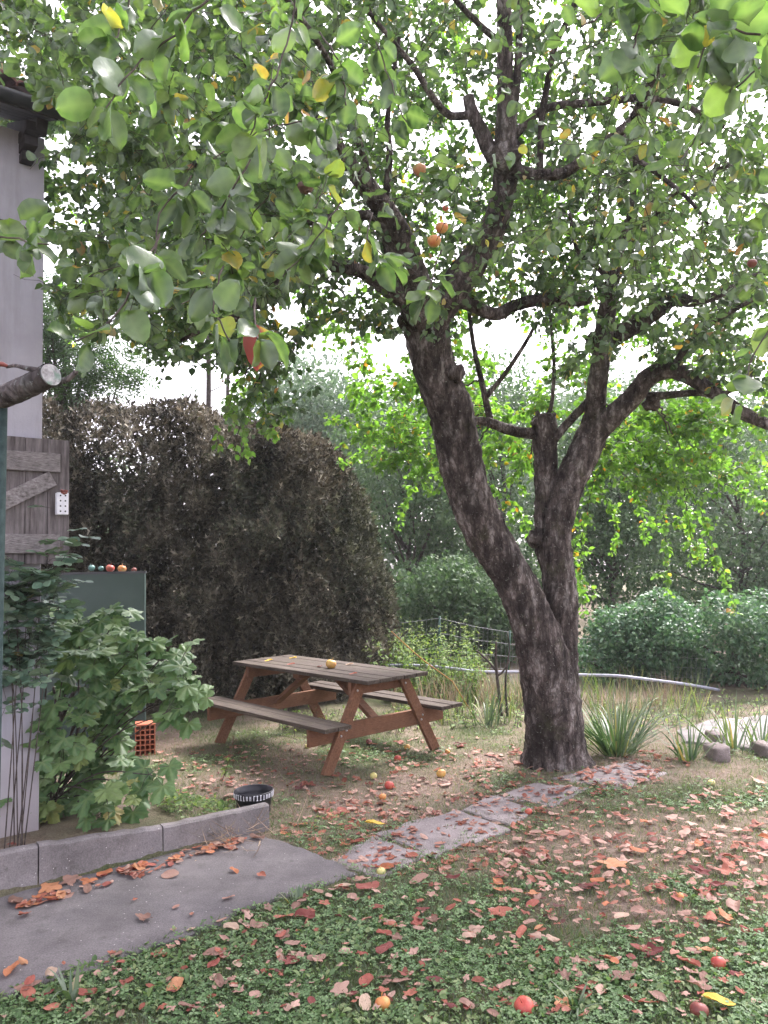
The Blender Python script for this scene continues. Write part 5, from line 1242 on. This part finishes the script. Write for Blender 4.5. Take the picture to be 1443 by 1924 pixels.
rose = thing('rose_bush', "blue green rose with rounded leaflets climbing in front of the shutter", 'rose', tuple(np.array([*P(40, 1500, 4.9)[:2], 0])))
RT = (np.array([(0, 0, 0), (-.30, .22, .05), (-.42, .52, .06), (-.25, .85, .02), (0, 1, -.06), (.25, .85, .02), (.42, .52, .06), (.30, .22, .05), (0, .5, 0)]), np.array([(8, k, (k + 1) % 8) for k in range(8)])[:, ::-1])
Rv = Leaves(); st = MB(); base = np.array([*P(30, 1540, 4.62)[:2], .1])
RP = [(35, 1100, 9), (0, 1100, 9), (75, 1100, 9), (40, 1145, 10), (110, 1095, 7), (0, 1165, 9), (30, 1215, 9), (45, 1240, 7), (88, 1190, 8), (20, 1270, 7), (65, 1250, 5), (20, 1085, 9), (60, 1080, 9), (100, 1075, 8), (10, 1130, 10), (50, 1120, 10), (95, 1110, 9), (30, 1160, 10), (75, 1150, 9), (15, 1200, 9), (55, 1190, 8), (100, 1170, 5), (20, 1240, 8), (70, 1225, 6), (5, 1290, 6), (40, 1270, 4), (80, 1215, 6), (110, 1140, 5), (120, 1010, 3), (150, 995, 2), (100, 955, 1), (130, 1040, 2), (10, 1330, 4)]
for x, y, k in RP:
    d = 4.75 + rng.uniform(-.15, .2); c0 = P(x, y, d); b_ = base + rng.normal(scale=.05, size=3) * [1, 1, 0]; q = smooth_path(np.array([[*b_, .007], [*(b_ * .4 + c0 * .6 + [.02, 0, .05]), .005], [*c0, .0025]]), .05); st.tube(q[:, :3], q[:, 3] * .6, 5, False) if k > 8 and x % 20 else None
    for n_ in range(int(k * 1.4)):
        a0 = c0 + rng.normal(scale=.055, size=3); dr = norm(rnd3(1)[0] * [1, 1, .4] + np.array([0, -.3, -.1])); sdv = norm(np.cross(dr, Z3 + rnd3(1)[0] * .3)); upv = np.cross(sdv, dr)
        st.tube([c0, a0, a0 + dr * .075], [.0016, .0013, .001], 3, False)
        for t, s_ in ((0.02, -1), (.02, 1), (.05, -1), (.05, 1), (.075, 0)):
            Y = norm(dr * .6 + sdv * s_ * 1.0 if s_ else dr); Rv.add(RT, (a0 + dr * t)[None], Y[None], (upv * (1 if upv[2] > 0 else -1) + rnd3(1)[0] * .35)[None], np.array([rng.uniform(.05, .078)]), rng.random(1))
under(Rv.build('leaves', M['rose_leaf']), rose); under(st.build('stems', M['twig'], smooth=True), rose)
rh = MB(); rc = P(120, 924, 4.68)
for k in range(14):
    v = rnd3(1)[0] * [.02, .01, .012]; a = np.linspace(0, 2 * np.pi, 7)[:-1]; rh.tube([rc + v - Z3 * .006, rc + v, rc + v + Z3 * .006], [.004, .007, .004], 6)
under(rh.build('faded_flower', A['maroon'], smooth=True), rose)
# the dry seed stalk between the shrub and the table
ws = thing('dry_weed', "dry pale feathery weed stalk standing above the black flower pot", 'weed', tuple(G(418, 1465, .05))); mb = MB(); b_ = G(418, 1466, .03); wd = project(b_)[2]
t_ = P(440, 1385, wd); mb.tube([b_, (b_ + t_) / 2 + [.01, 0, 0], t_], [.004, .003, .0015], 5); 
for k in range(44):
    u = rng.uniform(.45, 1); p_ = b_ + (t_ - b_) * u; e_ = p_ + (rnd3(1)[0] + Z3 * .5) * .055; mb.tube([p_, (p_ + e_) / 2 + Z3 * .006, e_], [.0012, .001, .0008], 3, False)
under(mb.build('stalk', M['straw']), ws); L_ = Leaves(); n_ = 14; tt = rng.uniform(.05, .5, n_)[:, None]; L_.add(small_leaf(.2, .05), b_ + (t_ - b_) * tt, rnd3(n_) + Z3 * .3, rnd3(n_) * .4 + Z3, .06 * rng.uniform(.6, 1.3, n_), rng.random(n_)); under(L_.build('leaves', M['weed']), ws)

# ------------------------------------------------------------------ lawn
PATH = np.array(PATH_PX, float)
def on_stone(px, py, grow_=0):
    sh_ = lambda q, f: (lambda a: a.mean(0) + (a - a.mean(0)) * f)(np.asarray(q, float))
    r = inpoly(px, py, sh_(PATH, .985))
    for pl, _ in SLABS: r |= inpoly(px, py, sh_(pl, .86))
    return r | inpoly(px, py, GRAVEL_PX)
def lawn_pts(k, ymax=9.6, pw=1.6):
    """positions in the lawn, thicker near the viewer"""
    y = 2.55 + (ymax - 2.55) * rng.random(k) ** pw; hw = y * .62 + .5; x = rng.uniform(-1, 1, k) * hw; p_ = np.column_stack([x, y, gz(x, y)]); px, py, _ = project(p_)
    s_ = (x - K0[0]) * KD[0] + (y - K0[1]) * KD[1]; d = (x - K0[0]) * KN[0] + (y - K0[1]) * KN[1]; onk = (d > -.01) & (d < KTH + .02) & (s_ < KLEN + .03)
    behind = (d > KTH) & (s_ < ks[1] + .9) & (s_ < KLEN)
    return p_[~on_stone(px, py) & ~onk & ~behind], None
p_, _ = lawn_pts(300000, 9.8, 1.5); g = green(p_[:, 0], p_[:, 1]); keep = rng.random(len(p_)) < np.clip(g * 1.15 + .06, 0, 1) * .95; p_ = p_[keep]; g = g[keep]; n_ = len(p_)
GB = (np.array([(-.5, 0, 0), (.5, 0, 0), (-.38, .55, .05), (.38, .55, .05), (0, 1, .22)]) * [.09, 1, 1], np.array([(0, 1, 3), (0, 3, 2), (2, 3, 4)]))
L_ = Leaves(); L_.add(GB, p_, Z3 + rng.normal(scale=.55, size=(n_, 3)) * [1, 1, .2], rnd3(n_) * [1, 1, .3], rng.uniform(.018, .042, n_) * (1 + .35 * (rng.random(n_) < .12)), np.clip(rng.beta(2, 2, n_) + (.5 - g) * .7, 0, 1)); tag(L_.build('grass', M['grass']), "short patchy lawn grass", None, None, 'stuff')
p_, _ = lawn_pts(110000, 9.0, 1.5); g = green(p_[:, 0], p_[:, 1]); keep = rng.random(len(p_)) < np.clip(1.05 - 1.5 * g, 0, 1) * .6; p_ = p_[keep]; n_ = len(p_)
L_ = Leaves(); L_.add(GB, p_ + [0, 0, .003], rng.normal(scale=1, size=(n_, 3)) * [1, 1, .22] + Z3 * .12, Z3 + rnd3(n_) * .4, rng.uniform(.02, .06, n_), rng.random(n_)); tag(L_.build('dry_grass', M['straw']), "dry straw lying in the bare patches of the lawn", None, None, 'stuff')
# ground cover: three round leaflets on a short stalk
CV = []; CF = []
for k in range(3):
    a = 2 * np.pi * k / 3; b_ = len(CV); R2 = lambda x, y: (x * math.cos(a) - y * math.sin(a), x * math.sin(a) + y * math.cos(a))
    pts = [(0, .02), (-.34, .45), (-.22, .92), (0, .84), (.22, .92), (.34, .45)]; zz = [0, .10, .06, -.03, .06, .10]
    CV += [(*R2(*q), z) for q, z in zip(pts, zz)]; CF += [(b_, b_ + 3, b_ + 1), (b_ + 1, b_ + 3, b_ + 2), (b_, b_ + 5, b_ + 3), (b_ + 5, b_ + 4, b_ + 3)]
CL = (np.array(CV), np.array(CF))
p_, _ = lawn_pts(60000, 7.6, 1.9); g = green(p_[:, 0], p_[:, 1]); cl = vn(p_[:, 0], p_[:, 1], 3.1, 31) * .6 + vn(p_[:, 0], p_[:, 1], 9, 33) * .4; keep = rng.random(len(p_)) < np.clip((g - .42) * 2.0, 0, 1) * sstep(.32, .55, cl); p_ = p_[keep]; n_ = len(p_)
L_ = Leaves(); a = rng.uniform(0, 6.28, n_); L_.add(CL, p_ + Z3 * rng.uniform(.008, .032, n_)[:, None], np.column_stack([np.cos(a), np.sin(a), rng.normal(scale=.22, size=n_)]), Z3 + rnd3(n_) * .38, rng.uniform(.011, .023, n_), rng.random(n_)); tag(L_.build('ground_cover', M['clover']), "low round leaved green ground cover in the lawn", None, None, 'stuff')
p_, _ = lawn_pts(70000, 8.6, 1.7); g = green(p_[:, 0], p_[:, 1]); cl = vn(p_[:, 0], p_[:, 1], 2.3, 41) * .6 + vn(p_[:, 0], p_[:, 1], 7, 43) * .4; keep = rng.random(len(p_)) < np.clip((g - .36) * 1.8, 0, 1) * sstep(.40, .62, cl); p_ = p_[keep]; n_ = len(p_)
L_ = Leaves(); L_.add(small_leaf(.30, .10), p_ + Z3 * rng.uniform(.004, .028, n_)[:, None], rnd3(n_) * [1, 1, .35] + Z3 * .25, Z3 + rnd3(n_) * .5, rng.uniform(.012, .040, n_) * rng.uniform(.6, 1.2, n_), rng.random(n_)); tag(L_.build('lawn_herbs', M['grass_herb']), "small pointed leaves of herbs mixed into the lawn", None, None, 'stuff')
# green weeds on the bed beside the pot
q = samp([(300, 1500), (400, 1485), (445, 1500), (440, 1520), (330, 1545), (290, 1540)], 240); b_ = G(q[:, 0], q[:, 1], .1); L_ = Leaves(); n_ = len(b_); b_[:, 2] = gz(b_[:, 0], b_[:, 1]) + rng.uniform(.01, .06, n_); L_.add(small_leaf(.3, .08), b_, rnd3(n_) * [1, 1, .4] + Z3 * .2, Z3 + rnd3(n_) * .4, rng.uniform(.03, .06, n_), rng.random(n_)); tag(L_.build('bed_weeds', M['weed']), "bright green low weeds on the bed between shrub and pot", None, None, 'stuff')

# ------------------------------------------------------------------ fallen leaves
def dry_mesh(seed, kind, lobes):
    r_ = random.Random(seed); N_ = 26; rings = 4; V = [(0, 0, 0)]; c1, c2, ph1 = r_.uniform(.05, .5), r_.uniform(-.3, .35), r_.uniform(0, 6)
    for k in range(1, rings + 1):
        f = k / rings
        for i_ in range(N_):
            th = 2 * np.pi * i_ / N_; r = .5 * (1 + .22 * math.cos(th)) * (1 + (.26 if lobes else .0) * math.cos(5 * th) + .05 * r_.uniform(-1, 1) * f)
            y = math.cos(th) * r * f * 1.12; x = math.sin(th) * r * f * (.95 if lobes else .78)
            z = c1 * x * x * 1.6 + c2 * y * y + .05 * math.sin(3 * th + ph1) * f + .03 * r_.uniform(-1, 1) * f + .06 * math.sin(9 * x + ph1) * f
            V.append((x, y, z))
    F = [(0, 1 + i_, 1 + (i_ + 1) % N_) for i_ in range(N_)]; Q = []
    for k in range(rings - 1):
        for i_ in range(N_):
            a = 1 + k * N_ + i_; b = 1 + k * N_ + (i_ + 1) % N_; Q.append((a, b, b + N_, a + N_))
    V = np.array(V); V[:, 2] -= V[:, 2].min(); return V, np.array(F)[:, ::-1], np.array(Q)
DT = [dry_mesh(k, None, k % 4 == 0) for k in range(14)]
SPOTS = []                                                    # px, py, length px, place
def spots(poly, k, s0, s1, place, kinds=None):
    for x, y in samp(poly, k): SPOTS.append((x, y, rng.uniform(s0, s1), place, kinds))
spots([(0, 1705), (60, 1685), (240, 1632), (440, 1572), (500, 1572), (430, 1596), (250, 1650), (60, 1705)], 95, 12, 30, 'kerb', ['rust red', 'orange', 'pinkish tan', 'orange'])
for x, y, s_, kd_ in ((92, 1672, 42, 'orange'), (30, 1695, 44, 'pinkish tan'), (70, 1688, 26, 'orange'), (135, 1655, 38, 'pinkish tan'), (200, 1640, 34, 'orange'), (250, 1630, 34, 'rust red'), (316, 1645, 28, 'pinkish tan'), (438, 1636, 24, 'orange'), (490, 1645, 32, 'rust red'), (48, 1719, 22, 'rust red'), (268, 1726, 36, 'pinkish tan'), (332, 1704, 20, 'orange'), (254, 1691, 14, 'orange'), (432, 1687, 22, 'orange'), (361, 1718, 14, 'orange'), (212, 1791, 20, 'rust red'), (120, 1812, 16, 'orange'), (205, 1810, 18, 'pinkish tan'), (25, 1822, 46, 'orange'), (45, 1808, 30, 'orange'), (327, 1748, 14, 'pinkish tan')): SPOTS.append((x, y, s_, 'path', [kd_]))
spots([(30, 1850), (180, 1815), (520, 1700), (660, 1650), (900, 1600), (1443, 1560), (1443, 1924), (0, 1924)], 235, 18, 40, 'lawn')
spots([(180, 1825), (520, 1705), (660, 1650), (900, 1590), (1443, 1540), (1443, 1924), (200, 1924)], 420, 9, 22, 'lawn')
spots([(900, 1560), (1443, 1470), (1443, 1700), (950, 1720)], 420, 8, 24, 'lawn', ['pinkish tan', 'rust red', 'pinkish tan', 'orange'])
spots([(520, 1560), (640, 1500), (880, 1530), (1050, 1560), (900, 1640), (690, 1650), (560, 1590)], 420, 8, 24, 'slabs', ['rust red', 'orange', 'pinkish tan', 'rust red'])
spots([(870, 1440), (1010, 1400), (1110, 1445), (1230, 1440), (1290, 1450), (1180, 1500), (1000, 1560), (850, 1500)], 330, 7, 20, 'trunk', ['rust red', 'rust red', 'orange', 'pinkish tan', 'dark maroon'])
spots([(300, 1400), (560, 1400), (860, 1380), (980, 1400), (860, 1540), (560, 1540), (520, 1480), (300, 1500)], 520, 6, 18, 'table')
spots([(0, 1585), (60, 1560), (300, 1500), (470, 1470), (480, 1500), (0, 1600)], 70, 10, 24, 'bed', ['pinkish tan', 'rust red', 'orange'])
spots([(1100, 1440), (1260, 1400), (1300, 1440), (1200, 1470)], 60, 8, 18, 'trunk', ['pinkish tan', 'rust red'])
PLACE = {'kerb': "heaped along the foot of the kerb", 'path': "lying on the open concrete path", 'lawn': "curled on the foreground lawn", 'slabs': "between the first paving slabs and the path", 'trunk': "strewn round the foot of the apple tree", 'table': "on the dry grass before the table", 'bed': "on the bed behind the kerb"}
allk = ['pinkish tan'] * 6 + ['rust red'] * 3 + ['dark maroon'] * 2 + ['orange']
rec = []
for x, y, s_, place, kinds in SPOTS:
    g = G(x, y, 0.0); z = float(gz(g[0], g[1])); 
    if on_stone(np.array([x]), np.array([y]))[0]: z = .014 if place == 'slabs' or place == 'trunk' else .024
    g = G(x, y, z); d = project(g)[2]; L = s_ * d / FPX * rng.uniform(.6, 1.12)
    rec.append((s_, g, L, place, random.choice(kinds or allk)))
sizes = np.array([r[0] for r in rec]); top = set(np.argsort(-sizes)[:296].tolist()); lit = Leaves(); lit4 = []
protos = {}
lit3V = []; lit3F = []; lit3A = []; lit4F = []; ln = 0
for i_, (s_, g, L, place, kind) in enumerate(rec):
    yaw = rng.uniform(0, 6.28); tilt = rng.normal(scale=.16, size=2); flipd = rng.random() < .35; k = int(rng.integers(0, 14)); wid = L * rng.uniform(.6, 1.0)
    mat = Matrix.Rotation(yaw, 4, 'Z') @ Matrix.Rotation(tilt[0] + (math.pi if flipd else 0), 4, 'X') @ Matrix.Rotation(tilt[1], 4, 'Y')
    hz = L * (.12 if flipd else .01) + (.004 if place in ('path', 'kerb', 'slabs') else .026 if place == 'lawn' else .012)
    if i_ in top:
        key = (k, kind)
        if key not in protos:
            V, F3, Q = DT[k]; o = mk('fallen_leaf', V, [F3, Q], M[kind]); mb = MB(); mb.tube([(0, -.55, V[0, 2]), (.03, -.8, .05), (.0, -1.0, .1)], [.018, .014, .016], 4); protos[key] = o
        else: o = protos[key].copy(); COL.objects.link(o)
        o.location = (g[0], g[1], g[2] + hz); o.rotation_euler = mat.to_euler(); o.scale = (wid, L, L * rng.uniform(.25, .95))
        tag(o, "%s dry fallen leaf %s" % (kind, PLACE[place]), 'fallen leaf', "%s fallen leaves %s" % (kind, PLACE[place]))
    else:
        V, F3, Q = DT[k]; R_ = np.array(mat.to_3x3()); V2 = (V * [wid, L, L * rng.uniform(.2, .9)]) @ R_.T + [g[0], g[1], g[2] + hz]
        lit3V.append(V2); lit3F.append(F3 + ln); lit4F.append(Q + ln); lit3A.append(np.full(len(V), {'pinkish tan': .8, 'rust red': .3, 'orange': .55, 'dark maroon': .03, 'yellow': .9}[kind] + rng.uniform(-.12, .15))); ln += len(V)
tag(mk('leaf_litter', np.concatenate(lit3V), [np.concatenate(lit3F), np.concatenate(lit4F)], M['litter'], None, {'rnd': np.clip(np.concatenate(lit3A), 0, 1)}), "small fallen leaves littering the ground farther off", None, None, 'stuff')
def single_leaf(name, px, py, L_px, kind, label, z=0.0, d=None, group=None, k=1, tilt=(.1, .1), yaw=0.0):
    V, F3, Q = DT[k]; o = mk(name, V, [F3, Q], M[kind]); p_ = P(px, py, d) if d else G(px, py, z); L = L_px * project(p_)[2] / FPX
    o.location = p_ + Z3 * (.004 if not d else 0); o.scale = (L * .75, L, L * .7); o.rotation_euler = (tilt[0], tilt[1], yaw); return tag(o, label, 'fallen leaf' if not d else 'leaf', group)
single_leaf('fallen_leaf', 1357, 1885, 52, 'yellow', "large bright yellow fallen leaf beside the dark apple at lower right", .03, yaw=1.2)
single_leaf('fallen_leaf', 708, 1549, 34, 'yellow', "long yellow fallen leaf above the cracked paving slab", .02, yaw=1.5)
for x, y, kd_, lab in ((503, 1242, 'yellow', "yellow leaf at the far left of the table top"), (549, 1237, 'yellow', "yellow leaf at the far edge of the table top"), (545, 1249, 'rust red', "red leaf at the middle left of the table top"), (600, 1253, 'rust red', "red leaf just left of the pale apple on the table"), (655, 1249, 'pinkish tan', "pale dry leaf just right of the pale apple on the table"), (662, 1267, 'rust red', "red leaf near the front edge of the table top")):
    single_leaf('table_leaf', x, y, 14, kd_, lab, TH + .003, group='leaves on the table top', yaw=rng.uniform(0, 6))

# ------------------------------------------------------------------ thin haze box added to veil and lighten the background
mb = MB(); mb.box(np.array([0, 35., 9.]), np.array([1., 0, 0]), np.array([0, 1., 0]), Z3, 125, 90, 10.5)
m, nt, out = newmat("added veil haze"); v = nt.nodes.new('ShaderNodeVolumePrincipled'); v.inputs['Color'].default_value = (.9, .93, .95, 1); v.inputs['Density'].default_value = .0013; v.inputs['Anisotropy'].default_value = .2
nt.links.new(v.outputs[0], out.inputs['Volume'])
tag(mb.build('haze', m), None, None, None, 'stuff')

# straw tuft that hangs over the right end of the kerb and grass along its foot
TF = Leaves(); c0 = G(445, 1572, .06); n_ = 130
pos = c0 + rng.normal(scale=1, size=(n_, 3)) * [.16, .10, .02]; pos = pos + np.outer(rng.normal(scale=.14, size=n_), D3)
TF.add(BLADE, pos, rng.normal(scale=1, size=(n_, 3)) * [1, .8, .25] - D3 * .4 + Z3 * .18, Z3 + rnd3(n_) * .5, rng.uniform(.10, .26, n_), rng.random(n_))
tag(TF.build('straw', M['straw']), "tuft of bleached straw lying against the kerb beside the flower pot", None, None, 'stuff')
